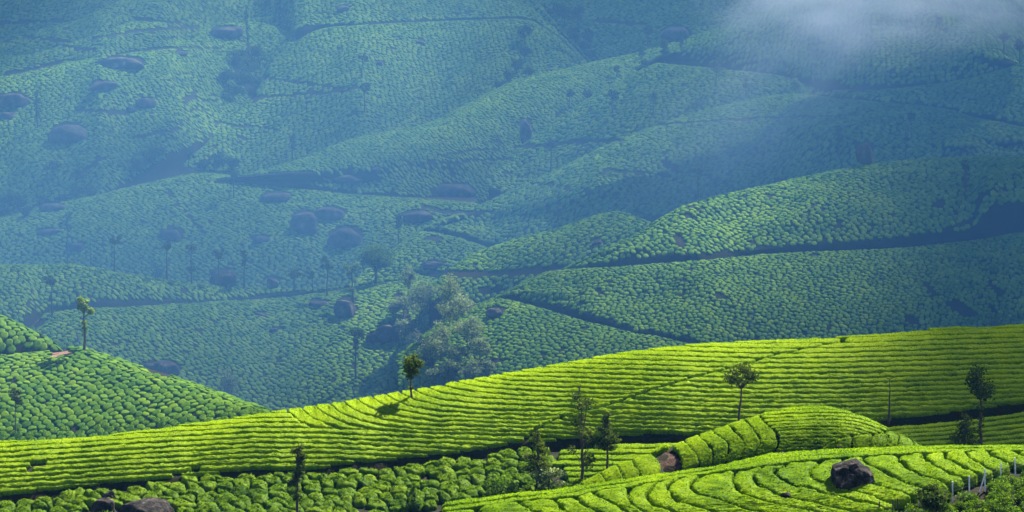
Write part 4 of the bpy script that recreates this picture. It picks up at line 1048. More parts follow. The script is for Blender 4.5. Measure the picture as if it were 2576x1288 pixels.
# knoll
bC = [
 [(1688, 1119), (1713, 1143), (1714, 1170), (1708, 1184)],
 [(1719, 1106), (1736, 1125), (1749, 1135), (1757, 1152), (1760, 1175)],
 [(1757, 1091), (1769, 1106), (1784, 1119), (1791, 1131), (1793, 1148), (1793, 1168)],
 [(1791, 1079), (1805, 1095), (1827, 1106), (1834, 1122), (1831, 1144), (1824, 1162)],
 [(1830, 1065), (1852, 1088), (1868, 1101), (1874, 1119), (1869, 1135), (1860, 1155)],
 [(1869, 1053), (1898, 1082), (1911, 1096), (1914, 1115), (1911, 1126), (1898, 1147)],
 [(1907, 1042), (1917, 1059), (1938, 1072), (1952, 1088), (1955, 1105), (1952, 1119), (1938, 1140)],
]
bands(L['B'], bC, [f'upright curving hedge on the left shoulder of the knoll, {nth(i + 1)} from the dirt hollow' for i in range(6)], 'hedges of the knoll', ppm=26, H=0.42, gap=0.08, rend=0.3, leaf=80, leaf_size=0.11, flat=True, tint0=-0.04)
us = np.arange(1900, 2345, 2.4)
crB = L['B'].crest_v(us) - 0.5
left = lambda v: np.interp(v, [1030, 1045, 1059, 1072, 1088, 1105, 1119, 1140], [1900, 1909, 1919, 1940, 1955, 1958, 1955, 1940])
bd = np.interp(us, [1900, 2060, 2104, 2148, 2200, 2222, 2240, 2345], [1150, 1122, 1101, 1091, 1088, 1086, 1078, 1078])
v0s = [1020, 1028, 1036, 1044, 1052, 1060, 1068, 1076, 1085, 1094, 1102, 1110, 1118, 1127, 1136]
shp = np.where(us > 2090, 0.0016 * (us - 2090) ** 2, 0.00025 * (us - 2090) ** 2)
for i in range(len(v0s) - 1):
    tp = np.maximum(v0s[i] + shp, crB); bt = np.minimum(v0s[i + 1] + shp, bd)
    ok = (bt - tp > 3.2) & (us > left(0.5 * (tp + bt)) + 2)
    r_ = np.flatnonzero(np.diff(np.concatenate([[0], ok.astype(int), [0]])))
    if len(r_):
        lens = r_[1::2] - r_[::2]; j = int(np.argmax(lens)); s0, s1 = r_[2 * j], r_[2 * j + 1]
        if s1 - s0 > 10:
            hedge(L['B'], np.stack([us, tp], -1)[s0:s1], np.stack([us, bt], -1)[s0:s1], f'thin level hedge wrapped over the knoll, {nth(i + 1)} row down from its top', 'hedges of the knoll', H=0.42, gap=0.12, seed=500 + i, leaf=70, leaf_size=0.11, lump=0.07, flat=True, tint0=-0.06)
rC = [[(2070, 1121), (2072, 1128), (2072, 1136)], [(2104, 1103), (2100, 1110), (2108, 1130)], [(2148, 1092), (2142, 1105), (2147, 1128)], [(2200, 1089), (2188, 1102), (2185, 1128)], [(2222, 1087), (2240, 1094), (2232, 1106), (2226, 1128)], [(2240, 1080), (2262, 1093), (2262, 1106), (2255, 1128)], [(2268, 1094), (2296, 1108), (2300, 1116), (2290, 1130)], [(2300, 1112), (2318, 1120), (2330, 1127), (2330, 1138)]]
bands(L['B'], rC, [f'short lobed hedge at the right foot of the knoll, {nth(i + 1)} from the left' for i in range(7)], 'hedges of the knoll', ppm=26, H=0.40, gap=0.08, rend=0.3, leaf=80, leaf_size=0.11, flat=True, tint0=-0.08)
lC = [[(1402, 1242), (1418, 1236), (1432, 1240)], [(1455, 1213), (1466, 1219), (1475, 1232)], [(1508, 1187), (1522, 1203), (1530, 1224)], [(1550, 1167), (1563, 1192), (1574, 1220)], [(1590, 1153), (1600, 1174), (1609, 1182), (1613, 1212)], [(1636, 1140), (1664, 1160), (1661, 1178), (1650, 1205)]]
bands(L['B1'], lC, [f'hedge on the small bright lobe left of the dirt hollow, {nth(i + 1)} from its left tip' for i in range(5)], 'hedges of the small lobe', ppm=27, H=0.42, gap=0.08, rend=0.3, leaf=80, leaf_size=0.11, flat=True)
hedge(L['B'], np.array([(1634 + 2 * i, L['B'].crest_v(1634 + 2 * i) - 0.5) for i in range(26)]), np.array([(1636 + 2 * i, L['B'].crest_v(1636 + 2 * i) + 8) for i in range(26)]), 'thin strip of hedge along the brow above the dirt hollow', 'hedges of the knoll', seed=600, H=0.6, gap=0.1, leaf=60)
def drape(h, poly, mat, lift=0.06):
    p = np.array(poly, float); cx = p.mean(0)
    V = [cx] + [cx + (q - cx) * f for f in (0.5, 1.0) for q in p]; V = np.array(V); n = len(p)
    g = h.from_uv(V[:, 0], V[:, 1]); g[:, 2] += lift
    T = [(0, 1 + i, 1 + (i + 1) % n) for i in range(n)]; Q = [(1 + i, 1 + n + i, 1 + n + (i + 1) % n, 1 + (i + 1) % n) for i in range(n)]
    return tag(link('dirt_track', mesh_np('dirt_track', g, Q, T), mat), kind='structure')
drape(L['E'], [(131, 889), (150, 882), (168, 880), (180, 882), (166, 886), (150, 889), (138, 895), (128, 894)], M_TRACK)
drape(L['F'], [(58, 824), (68, 808), (84, 796), (108, 791), (104, 799), (92, 808), (80, 820), (70, 828)], M_TRACK)
# bare dirt of the hollow between lobe and knoll
hp = np.array([(1640, 1141), (1672, 1128), (1696, 1136), (1712, 1152), (1712, 1176), (1700, 1186), (1660, 1196), (1664, 1170), (1660, 1152)], float)
pc = L['B'].from_uv(hp[:, 0], hp[:, 1]); pc[:, 2] += 0.05
cen = pc.mean(0, keepdims=True); cen[:, 2] = L['B'].z(cen[:, 0], cen[:, 1]) + 0.06
tri = [(0, i + 1, (i + 1) % len(hp) + 1) for i in range(len(hp))]
tag(link('dirt_hollow', mesh_np('dirt_hollow', np.concatenate([cen, pc]), None, tri), M_HOLLOW), kind='structure')

# ------------------------------------------------------------------ boulders
import bmesh
def rock_mesh(name, rx, ry, rz, seed, sub, lumpy=0.28):
    bm = bmesh.new(); bmesh.ops.create_icosphere(bm, subdivisions=sub, radius=1.0)
    P = np.array([v.co for v in bm.verts]); F = np.array([[v.index for v in f.verts] for f in bm.faces]); bm.free()
    s = seed * 3.7
    n1 = (vnoise(P[:, 0] * 1.6 + s, P[:, 1] * 1.6 + P[:, 2] * 1.1, seed) + vnoise(P[:, 2] * 1.6 + s, P[:, 0] * 1.3, seed + 1)) - 1
    n2 = (vnoise(P[:, 0] * 4 + s, P[:, 2] * 4 + P[:, 1] * 3, seed + 2) + vnoise(P[:, 1] * 4 + s, P[:, 2] * 4, seed + 3)) - 1
    n3 = vnoise(P[:, 0] * 11 + P[:, 1] * 7 + s, P[:, 2] * 9, seed + 4) - 0.5
    k = 1 + lumpy * n1 + 0.09 * n2 + 0.05 * n3
    Q = np.sign(P) * np.abs(P) ** 0.82
    # flat joints: push points onto a few cleaving planes
    r = np.random.default_rng(seed)
    V = Q * k[:, None]
    for _ in range(5):
        d = r.normal(size=3); d[2] = abs(d[2]) * 0.6; d /= np.linalg.norm(d); c = r.uniform(0.72, 0.95)
        ex = V @ d - c
        V = V - np.where(ex > 0, ex * 0.8, 0)[:, None] * d
    V = V / np.abs(V).max(0)
    return mesh_np(name, V * [rx, ry, rz], None, F, smooth=True)

for i, (u, v, w, h_, key, lab) in enumerate(BOULDERS):
    h = L[key]
    p = h.from_uv(np.array([u * 1.0]), np.array([min(v, h.foot_v(u))]))[0]
    ppm = FPX / p[1]
    wm = w / ppm
    ry = wm * 0.42
    yc = p[1] + ry * 0.7
    if p[1] > 450: h_ = h_ * 0.74
    _, et = uv2ae(u, v - h_)
    ztop = -et * yc
    if v > 1288:   # reaches below the frame
        zb = p[2] - 1.0
    else:
        zb = p[2] - 0.5
    zb = min(zb, ztop - 0.3)
    rz = (ztop - zb) / 2
    x = p[0] / p[1] * yc
    me = rock_mesh('boulder', wm / 2 * 1.03, ry, rz, i + 3, 5 if i in (0, 5, 7) else 4 if p[1] < 700 else 3, 0.34)
    o = link('boulder', me, M_ROCK if p[1] < 450 else M_ROCKFAR, loc=(x, yc, zb + rz))
    tag(o, lab, 'boulder')

# ------------------------------------------------------------------ trees
def tube(path, radii, sides=7):
    P = np.array(path, float); n = len(P)
    T = np.gradient(P, axis=0); T /= np.linalg.norm(T, axis=1)[:, None] + 1e-9
    ref = np.array([0.3, 1.0, 0.1]); A = np.cross(T, ref); A /= np.linalg.norm(A, axis=1)[:, None]; B = np.cross(T, A)
    th = np.linspace(0, 2 * np.pi, sides, endpoint=False)
    V = P[:, None, :] + np.array(radii)[:, None, None] * (A[:, None, :] * np.cos(th)[None, :, None] + B[:, None, :] * np.sin(th)[None, :, None])
    idx = np.arange(n * sides).reshape(n, sides)
    q = np.stack([idx[:-1], np.roll(idx[:-1], -1, 1), np.roll(idx[1:], -1, 1), idx[1:]], -1).reshape(-1, 4)
    return V.reshape(-1, 3), q

def merge(parts):
    V, Q, o = [], [], 0
    for v, q in parts:
        V.append(v); Q.append(q + o); o += len(v)
    return np.concatenate(V), np.concatenate(Q)

def build_tree(name, cat, label, group, loc, H, W, bottom, shape, mat, leaves, leaf, trunk_r, seed, lean=0.0, tufts=(), tint=0.45, bare=False):
    """H height, W crown width, bottom = share of the height where the crown starts"""
    r = np.random.default_rng(seed)
    root = thing(name, label, cat, loc, group)
    n = 9
    hh = np.linspace(-0.6, H * (0.97 if shape != 'round' else 0.8), n)
    px = lean * (hh / H).clip(0) ** 1.3 + np.concatenate([[0, 0], np.cumsum(r.normal(0, 0.014 * H, n - 2))]) * 0.5
    py = np.concatenate([[0, 0], np.cumsum(r.normal(0, 0.012 * H, n - 2))]) * 0.5
    rad = trunk_r * (1 - 0.85 * (hh / H).clip(0, 1)) * np.where(hh < 0.2, 1.35, 1)
    at = lambda z: np.array([np.interp(z, hh, px), np.interp(z, hh, py), z])
    parts = [tube(np.stack([px, py, hh], -1), rad)]
    # clumps of foliage
    cl = []
    zb = bottom * H
    if shape == 'round':
        m = 16
        for i in range(m):
            d = r.normal(size=3); d /= np.linalg.norm(d); k = r.uniform(0.35, 0.8)
            z = zb + (H - zb) * (0.52 + 0.44 * d[2] * k); rr = W * 0.5
            cl.append((np.array([lean + d[0] * rr * k, d[1] * rr * k, z]), W * r.uniform(0.16, 0.26), (H - zb) * r.uniform(0.13, 0.2)))
    elif shape == 'cone':
        m = 20
        for i in range(m):
            t = (i + 0.5) / m; z = zb + (H - zb) * t * 0.97
            rr = W * 0.5 * (1 - t) ** 0.75; a = r.uniform(0, 6.28); k = r.uniform(0.25, 0.8)
            c = at(min(z, H)); cl.append((c + [math.cos(a) * rr * k, math.sin(a) * rr * k, 0], W * (0.10 + 0.14 * (1 - t)), (H - zb) * 0.075))
    elif shape == 'sparse':
        m = 15
        for i in range(m):
            t = (i + r.random()) / m; z = zb + (H - zb) * t
            rr = W * 0.5 * (0.45 + 0.55 * math.sin(math.pi * min(1, t * 0.85 + 0.1))); a = r.uniform(0, 6.28); k = r.uniform(0.35, 0.95)
            cl.append((at(z) + [math.cos(a) * rr * k, math.sin(a) * rr * k, r.uniform(0, 0.04) * H], W * r.uniform(0.15, 0.25), (H - zb) * r.uniform(0.05, 0.09)))
    elif shape == 'column':
        m = 16
        for i in range(m):
            t = (i + r.random()) / m; z = zb + (H - zb) * t
            rr = W * 0.5 * (0.55 + 0.45 * math.sin(math.pi * min(1.0, t * 0.9 + 0.05))); a = r.uniform(0, 6.28); k = r.uniform(0.1, 0.62)
            cl.append((at(z) + [math.cos(a) * rr * k, math.sin(a) * rr * k, 0], W * r.uniform(0.2, 0.3), (H - zb) * 0.07))
    elif shape == 'tuft':
        m = 9
        for i in range(m):
            a = r.uniform(0, 6.28); k = r.uniform(0.2, 0.95); t = r.random()
            z = zb + (H - zb) * (0.25 + 0.75 * t * (0.55 + 0.45 * k))
            cl.append((at(min(z, H)) * [1, 1, 0] + [math.cos(a) * W * 0.5 * k, math.sin(a) * W * 0.5 * k, z], W * r.uniform(0.13, 0.2), (H - zb) * r.uniform(0.12, 0.2)))
    for (tz, tw) in tufts:
        for _ in range(3):
            a = r.uniform(0, 6.28)
            cl.append((at(tz * H) + [math.cos(a) * tw * 0.3, math.sin(a) * tw * 0.3, r.uniform(-0.02, 0.02) * H], tw * 0.4, tw * 0.4))
    if bare:
        cl = []
        for a, dz in ((0.5, 0.05), (2.7, 0.045), (4.4, 0.03)):
            b0 = at(H * 0.93); b1 = b0 + [math.cos(a) * W * 0.45, math.sin(a) * W * 0.3, H * dz]
            parts.append(tube([b0, (b0 + b1) / 2 + [0, 0, -0.03], b1], [trunk_r * 0.35, trunk_r * 0.3, trunk_r * 0.22], 5))
    for c, cr, cz in cl:
        z0 = max(zb * 0.9, c[2] - 0.5 * abs(c[2] - zb) - 0.35 * math.hypot(c[0], c[1]))
        b0 = at(min(z0, hh[-1])); rr = max(0.012, trunk_r * 0.28)
        parts.append(tube([b0, b0 * 0.45 + c * 0.55 + [0, 0, -0.06 * abs(c[2] - b0[2])], c], [rr, rr * 0.7, rr * 0.3], 4))
    V, Q = merge(parts)
    link('trunk', mesh_np('trunk', V, Q, smooth=True), M_BARK, root)
    if cl:
        vol = np.array([c[1] ** 2 for c in cl]); vol = vol / vol.sum()
        pts, tt = [], []
        for (c, cr, cz), f in zip(cl, vol):
            m = max(6, int(leaves * f)); d = r.normal(size=(m, 3)); d /= np.linalg.norm(d, axis=1)[:, None]
            d *= (r.random(m) ** 0.45)[:, None]
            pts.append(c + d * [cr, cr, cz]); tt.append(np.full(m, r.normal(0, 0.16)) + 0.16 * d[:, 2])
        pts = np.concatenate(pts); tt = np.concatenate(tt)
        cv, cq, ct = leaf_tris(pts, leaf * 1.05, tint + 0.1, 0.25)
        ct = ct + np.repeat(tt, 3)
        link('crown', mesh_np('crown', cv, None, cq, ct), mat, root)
    return root

# u, v foot, v top, crown width (sketch), crown start share, shape, hill, material, leaves, trunk width, label, extras
T_ = M_TREE; E_ = M_EUC; Y_ = M_YEL
TREES = [
 (749, 1296, 1117, 44, .46, 'column', 'D', T_, 1500, 9, 'slim dark tree with a narrow column crown rising from the bottom edge', dict(tufts=((.3, .9), (.36, .8)), tint=.3)),
 (1036, 1000, 880, 48, .40, 'round', 'C', T_, 1500, 7, 'lone small tree on the brow of the bright slope, casting a shadow', dict(tint=.62, tufts=((.27, .5),))),
 (1350, 1229, 1080, 84, .34, 'cone', 'D', T_, 1800, 8, 'grey green tree beside a small bushy one before the dirt track', dict(tint=.55)),
 (1464, 1206, 993, 66, .22, 'sparse', 'D', T_, 1500, 9, 'tall airy tree with see through branches, left of the denser pointed tree', dict(tint=.55)),
 (1527, 1188, 1033, 74, .42, 'cone', 'D', T_, 1900, 8, 'dense pointed tree standing at the edge of the small bright lobe', dict(tint=.4)),
 (1858, 1056, 899, 74, .50, 'round', 'C', T_, 1300, 7, 'slender tree with loose leaning crown just behind the knoll', dict(tint=.5, lean=.35)),
 (2236, 1066, 962, 24, .9, 'tuft', 'C', T_, 0, 6, 'dead bare trunk with a forked top beside the stony track', dict(bare=True)),
 (2468, 1120, 908, 84, .52, 'round', 'D', T_, 1700, 9, 'tall dark leafy tree at the right with a speckled long trunk', dict(tint=.2, tufts=((.48, 1.1), (.38, .8), (.3, .7), (.2, .5)))),
 (2424, 1120, 1040, 92, .05, 'cone', 'D', T_, 1500, 7, 'dark bushy conifer shaped tree beside the tall speckled trunk', dict(tint=.3)),
 (2352, 1302, 1213, 98, .28, 'round', 'A', T_, 2200, 14, 'dark bushy tree at the bottom edge in front of the fence', dict(tint=.3)),
 (1380, 1232, 1163, 74, .18, 'round', 'D', E_, 1200, 5, 'low pale leaved bushy tree right of the grey green tree', dict()),
 (1040, 1272, 1214, 44, .05, 'cone', 'D', M_SHRUB, 700, 5, 'small feathery sapling among the mounded bushes at the bottom centre', dict(tint=.6)),
 (1262, 1246, 1194, 92, .05, 'round', 'D', M_SHRUB, 1100, 6, 'dark wide shrubby tree behind the brow of the near hill', dict(tint=.35)),
 (212, 880, 747, 44, .62, 'tuft', 'E', Y_, 700, 8, 'tree with forked yellow green top beside the sunlit dirt corner', dict(tufts=((.45, .9), (.35, .6), (.55, .8)), tint=.6)),
 (40, 1086, 980, 34, .68, 'sparse', 'E', T_, 240, 4, 'thin sparse tree on the left bush hill at the left edge', dict(tint=.5)),
 (131, 800, 690, 44, .74, 'tuft', 'F', T_, 380, 5, 'thin tree with feathery flat crown by the bend of the left road', dict(tint=.5, tufts=((.2, .9),))),
 (895, 952, 818, 38, .55, 'tuft', 'F', T_, 420, 6, 'tall thin tree alone in the bushes left of the gum trees', dict(tint=.5, tufts=((.5, .9), (.6, .9)))),
 (170, 662, 535, 26, .62, 'sparse', 'Q', T_, 220, 5, 'tall thin trunk with wispy top at the left, before a round boulder', dict()),
 (229, 668, 580, 6, .9, 'tuft', 'Q', T_, 0, 4, 'bare thin pole trunk right of the tall wispy tree', dict(bare=True)),
 (288, 682, 590, 30, .74, 'tuft', 'R', T_, 320, 5, 'tree with a small round top, furthest left of the row on the road spur', dict(tint=.5)),
 (420, 704, 606, 26, .72, 'tuft', 'R', T_, 320, 6, 'tree of the row standing before pale shrubs', dict(tint=.5)),
 (482, 711, 606, 24, .70, 'tuft', 'R', T_, 300, 5, 'tree of the row with a second leaf tuft halfway up its trunk', dict(tint=.45, tufts=((.38, 1.6),))),
 (552, 720, 626, 24, .66, 'tuft', 'R', T_, 300, 6, 'tree of the row in front of the wide dark rock', dict(tint=.3)),
 (615, 724, 630, 22, .60, 'column', 'R', T_, 300, 6, 'tree of the row with a narrow column of leaves', dict(tint=.3)),
 (741, 727, 668, 40, .50, 'round', 'R', T_, 420, 6, 'short tree with umbrella crown right of the small round rock', dict(tint=.5)),
 (788, 724, 676, 26, .52, 'tuft', 'R', T_, 260, 4, 'small hazy tree between the umbrella tree and the tall thin one', dict(tint=.4)),
 (823, 744, 645, 30, .64, 'tuft', 'F', T_, 400, 5, 'tall thin tree above the tall egg shaped boulder', dict(tint=.55, lean=-.2)),
 (889, 760, 654, 34, .58, 'tuft', 'F', Y_, 520, 6, 'pale yellow green tree rising just behind the egg shaped boulder', dict(tint=.5, tufts=((.32, 1.3),))),
 (946, 722, 597, 94, .16, 'round', 'R', M_SHRUB, 3600, 9, 'big round shade tree behind the gum trees, the largest crown in the valley', dict(tint=.55)),
 (1003, 612, 538, 22, .55, 'column', 'Q', T_, 260, 4, 'slim tree below the square topped boulder', dict(tint=.5)),
 (588, 497, 428, 26, .68, 'tuft', 'Q', T_, 260, 5, 'lone tree with a little mushroom crown below the thin road', dict(tint=.5)),
 (473, 441, 378, 24, .62, 'tuft', 'S', T_, 240, 4, 'lone slanting tree above the brow of the middle slope', dict(lean=.4)),
 (736, 406, 340, 16, .5, 'column', 'S', T_, 200, 4, 'small dark tree low on the big diagonal slope', dict(tint=.3)),
 (1405, 574, 520, 18, .6, 'sparse', 'J', T_, 160, 4, 'hair thin tree on the right hill above the low spur', dict()),
 (1386, 428, 346, 28, .58, 'tuft', 'L1', T_, 300, 5, 'hazy tree beside the thin path in the upper middle hollow', dict(tint=.5)),
 (917, 283, 210, 26, .62, 'tuft', 'S', T_, 260, 5, 'hazy lone tree on the diagonal slope, lower of two', dict(tint=.5)),
 (911, 195, 136, 24, .62, 'tuft', 'S', T_, 240, 4, 'hazy lone tree on the diagonal slope, upper of two', dict(tint=.4)),
 (673, 58, -20, 30, .5, 'column', 'T', T_, 400, 9, 'tall dark trunk reaching out of the top of the picture', dict(tint=.2)),
 (625, 132, 18, 14, .1, 'column', 'U', T_, 260, 5, 'tall narrow hazy tree beside the upper left outcrop', dict(tint=.3)),
 (95, 320, 232, 22, .3, 'column', 'U', T_, 260, 5, 'dim narrow tree on the left slope right of the wide flat boulder', dict(tint=.35)),
 (1432, 268, 222, 22, .5, 'round', 'M', T_, 200, 4, 'small round tree on the misty slope, leftmost of three', dict(tint=.4)),
 (1477, 275, 219, 26, .45, 'round', 'M', T_, 220, 4, 'small round tree on the misty slope, middle of three', dict(tint=.45)),
 (1541, 285, 224, 28, .45, 'tuft', 'L1', T_, 240, 5, 'small dark topped tree on the misty slope, rightmost of three', dict(tint=.3)),
 (1552, 192, 162, 18, .3, 'round', 'M', T_, 150, 4, 'tiny bush tree under the upper misty brow', dict(tint=.4)),
 (1623, 192, 144, 22, .4, 'tuft', 'L1', T_, 220, 4, 'dark tree just left of the road bend on the misty hill', dict(tint=.3)),
 (1614, 145, 116, 18, .2, 'column', 'M', T_, 160, 4, 'small dark column tree above the road bend', dict(tint=.2)),
 (1673, 162, 108, 26, .35, 'column', 'N', T_, 300, 5, 'dark shaggy tree right at the start of the misty road', dict(tint=.25)),
 (1630, 114, 60, 30, .4, 'round', 'W', T_, 300, 4, 'round topped tree left of the big dark outcrop', dict(tint=.5)),
 (1713, 126, 80, 16, .2, 'column', 'N', T_, 160, 3, 'slim tree in front of the big dark outcrop', dict(tint=.3)),
 (1643, 290, 222, 36, .42, 'tuft', 'L1', Y_, 260, 4, 'pale feathery tree below the misty road', dict(tint=.3)),
 (1801, 215, 145, 34, .5, 'sparse', 'L1', T_, 220, 4, 'faint wispy tree crossing the misty road', dict(tint=.4)),
 (1877, 246, 190, 24, .5, 'sparse', 'L1', E_, 200, 4, 'ghostly pale tree in the mist below the road', dict()),
 (2003, 222, 178, 30, .25, 'round', 'N2', Y_, 300, 4, 'bright pale shrubby tree at the misty road fork', dict(tint=.4)),
 (2110, 394, 318, 26, .5, 'column', 'J', T_, 300, 5, 'dark narrow tree left of the angular crest boulder', dict(tint=.3)),
 (2278, 400, 306, 8, .9, 'tuft', 'J', T_, 0, 4, 'bare pole tree right of the angular crest boulder', dict(bare=True)),
 (2292, 350, 280, 26, .62, 'tuft', 'J', T_, 280, 4, 'small crowned tree above the bare pole on the right hill', dict(tint=.4)),
 (1757, 538, 424, 34, .55, 'sparse', 'J', E_, 200, 4, 'faint pale tree standing behind the sunlit spur', dict()),
 (2428, 502, 405, 26, .35, 'column', 'I', T_, 300, 5, 'dark narrow tree in the shade high on the sunlit spur', dict(tint=.2)),
 (2362, 92, 36, 18, .5, 'tuft', 'N', T_, 180, 4, 'tiny misty tree near the top right flank', dict(tint=.3)),
 (2526, 128, 78, 26, .45, 'round', 'O', T_, 240, 5, 'dim tree in the top right corner, left one', dict(tint=.25)),
 (2566, 155, 92, 24, .45, 'round', 'N2', T_, 240, 5, 'dim tree at the right edge beside the road end', dict(tint=.25)),
 (1210, 828, 716, 24, .45, 'column', 'F', Y_, 420, 6, 'slim pale tree on the right edge of the gum grove', dict(tint=.3, tufts=((.25, 1.4),))),
 (2505, 826, 782, 52, .05, 'round', 'H', M_SHRUB, 420, 4, 'pale roundish shrub above the right end of the bright slope', dict(tint=.45)),
 (570, 1008, 916, 62, .08, 'round', 'F', E_, 700, 5, 'pale grey bush tree left of the bright slope crest, in the valley', dict(tint=.45)),
 (398, 712, 660, 54, .05, 'round', 'Q', M_SHRUB, 420, 4, 'hazy shrub clump behind the trunk row', dict(tint=.35)),
 (2050, 205, 160, 18, .4, 'sparse', 'N', E_, 120, 3, 'faint thin tree swallowed by the drifting mist', dict()),
]
def plant(i, t):
    u, v, vt, w, bot, shape, key, mat, nl, tw, lab, ex = t
    h = L[key]
    vv = np.clip(v, h.crest_v(u) + 0.5, h.foot_v(u) - 0.5)
    p = h.from_uv(np.array([u * 1.0]), np.array([vv]))[0]
    ppm = FPX / p[1]
    H = (v - vt) / ppm + h.veg
    if v > vv + 1: H -= 0
    W = w / ppm * (1.22 if p[1] < 420 else 1.1)
    leaf = 0.26 if p[1] < 420 else (0.42 if p[1] < 700 else 0.55)
    ex = dict(ex)
    if 'tufts' in ex: ex['tufts'] = tuple(ex['tufts'])
    build_tree('tree', 'tree', lab, None, (p[0], p[1], p[2]), H, W, bot, shape, mat, int(nl * (1.0 if p[1] < 420 else 1.5)), leaf, max(0.10, tw / ppm / 2), 100 + i, **ex)
for i, t in enumerate(TREES):
    plant(i, t)

# the gum grove in the valley
GUMS = [(1062, 870, 694, 104, .28, .55), (1131, 815, 685, 62, .3, .5), (1150, 850, 738, 96, .3, .75), (1027, 800, 664, 44, .5, .5), (1015, 790, 742, 70, .2, .5),
        (1046, 880, 800, 74, .2, .4), (1108, 900, 802, 64, .2, .4), (1040, 925, 826, 62, .2, .62), (1086, 930, 838, 84, .2, .4), (1148, 930, 862, 92, .2, .4),
        (1176, 900, 790, 84, .25, .45), (1206, 930, 838, 66, .25, .45), (1050, 965, 872, 62, .2, .4), (1128, 965, 902, 70, .15, .3), (1190, 968, 905, 84, .15, .4), (1010, 850, 800, 46, .1, .45),
        (1160, 790, 742, 50, .2, .55), (1080, 800, 730, 60, .25, .55), (1220, 960, 900, 56, .15, .4), (1095, 985, 930, 60, .15, .3), (990, 800, 762, 40, .1, .5)]
gl = ['tallest gum tree of the grove, with pale airy crown at its upper left', 'round topped gum tree at the upper right of the grove', 'broad gum tree with bright dome crown on the right of the grove', 'thin gum tree poking out of the upper left of the grove', 'low gum bush beside the thin tree at the upper left of the grove',
      'grey green gum tree just right of the two dark boulders', 'gum tree in the very middle of the grove', 'sunlit gum bush at the left edge of the grove below the boulders', 'wide gum tree in the left middle of the grove', 'wide gum tree in the right middle of the grove',
      'gum tree on the right of the grove below the bright dome crown', 'small gum tree at the right edge of the grove against the bush slope', 'gum tree right behind the lone brow tree', 'low gum bush at the bottom centre of the grove', 'low gum bush at the bottom right of the grove', 'gum bush covering the top of the large dark boulder',
      'small gum tree between the tallest and the bright dome crown', 'narrow gum tree just below the tallest one', 'lowest gum bush at the far right corner of the grove', 'lowest gum bush touching the bright slope brow', 'small gum bush at the top left corner of the grove']
for i, (u, v, vt, w, bot, tint) in enumerate(GUMS):
    h = L['G1'] if u > 1085 and v > L['G1'].crest_v(u) + 2 else L['F']
    p = h.from_uv(np.array([u * 1.0]), np.array([min(v, h.foot_v(u) - 1)]))[0]; ppm = FPX / p[1]
    lab = gl[i]
    build_tree('gum_tree', 'tree', lab, 'gum trees of the valley grove', tuple(p), (v - vt) / ppm + 0.6, w / ppm, bot, 'round', M_EUC, int(1700 * w / 80), 0.36, 0.12, 400 + i, tint=tint + 0.1 * math.sin(i * 2.3))

# hazy wood in the high valley
WOOD = [(1345, 75, 36), (1380, 62, 40), (1420, 60, 46), (1455, 60, 50), (1320, 105, 40), (1352, 112, 40), (1396, 118, 44), (1440, 112, 46), (1480, 108, 36), (1405, 140, 40), (1380, 150, 34), (1345, 152, 34),
        (1470, 132, 30), (1362, 180, 30), (1320, 150, 34), (1300, 182, 30), (1440, 168, 34), (1462, 186, 30), (1396, 186, 30), (1280, 205, 28), (1330, 196, 30), (1255, 228, 24), (1420, 190, 26), (1490, 152, 26), (1365, 45, 36), (1405, 40, 34)]
for i, (u, v, w) in enumerate(WOOD):
    key = 'S' if u < 1340 and v > 60 else 'W'
    h = L[key]
    vv = np.clip(v, h.crest_v(u) + 1, h.foot_v(u) - 1)
    p = h.from_uv(np.array([u * 1.0]), np.array([vv]))[0]; ppm = FPX / p[1]
    build_tree('wood_tree', 'tree', beside('round hazy tree', u, v, [(1300, 195, 'the lower left end of the high wood'), (1345, 100, 'the left middle of the high wood'), (1410, 60, 'the top of the high wood'), (1450, 120, 'the right middle of the high wood'), (1430, 180, 'the lower right end of the high wood')], 16, 40), 'trees of the wood in the high valley', tuple(p), w * 0.95 / ppm + 1, w / ppm, .15, 'round', M_TREE, 800, 0.6, 0.15, 500 + i, tint=float(rng.uniform(.3, .6)))

# dark thickets and shrubs on the hazy slopes
THICK = [(600, 165, 60, 'U', 1), (625, 195, 70, 'U', 1), (640, 225, 60, 'U', 1), (605, 225, 60, 'U', 1), (585, 250, 50, 'U', 1), (640, 150, 50, 'U', 1), (570, 210, 44, 'U', 1),
         (345, 452, 56, 'U', 2), (375, 448, 60, 'U', 2), (400, 440, 44, 'U', 2), (545, 430, 56, 'S', 3), (585, 425, 40, 'S', 3), (510, 428, 34, 'S', 3),
         (20, 520, 54, 'U', 4), (45, 530, 50, 'U', 4), (110, 525, 36, 'U', 4), (65, 545, 28, 'Q', 4), (5, 545, 36, 'U', 4), (155, 515, 30, 'U', 4),
         (205, 470, 70, 'U', 5), (190, 505, 50, 'U', 5), (222, 505, 46, 'U', 5), (135, 440, 44, 'U', 5)]
TL = {1: 'dark bushy tree in the shaded thicket on the upper left flank', 2: 'hazy spreading tree in the clump above the middle slope brow', 3: 'low hazy shrub under the big diagonal slope',
      4: 'dark round bush at the far left above the middle slope', 5: 'thin branched hazy tree in the left hollow'}
for i, (u, v, w, key, g) in enumerate(THICK):
    h = L[key]; vv = np.clip(v, h.crest_v(u) + 1, h.foot_v(u) - 1)
    p = h.from_uv(np.array([u * 1.0]), np.array([vv]))[0]; ppm = FPX / p[1]
    build_tree('thicket_tree', 'tree', TL[g], {1: 'thicket on the upper left flank', 2: 'tree clump above the middle brow', 3: 'shrubs under the diagonal slope', 4: 'dark bushes at the far left', 5: 'thin trees in the left hollow'}[g], tuple(p), w * 0.8 / ppm + 0.8, w / ppm, .08, 'round', M_TREE, 900 if g != 5 else 300, 0.55, 0.12, 600 + i, tint=.35)

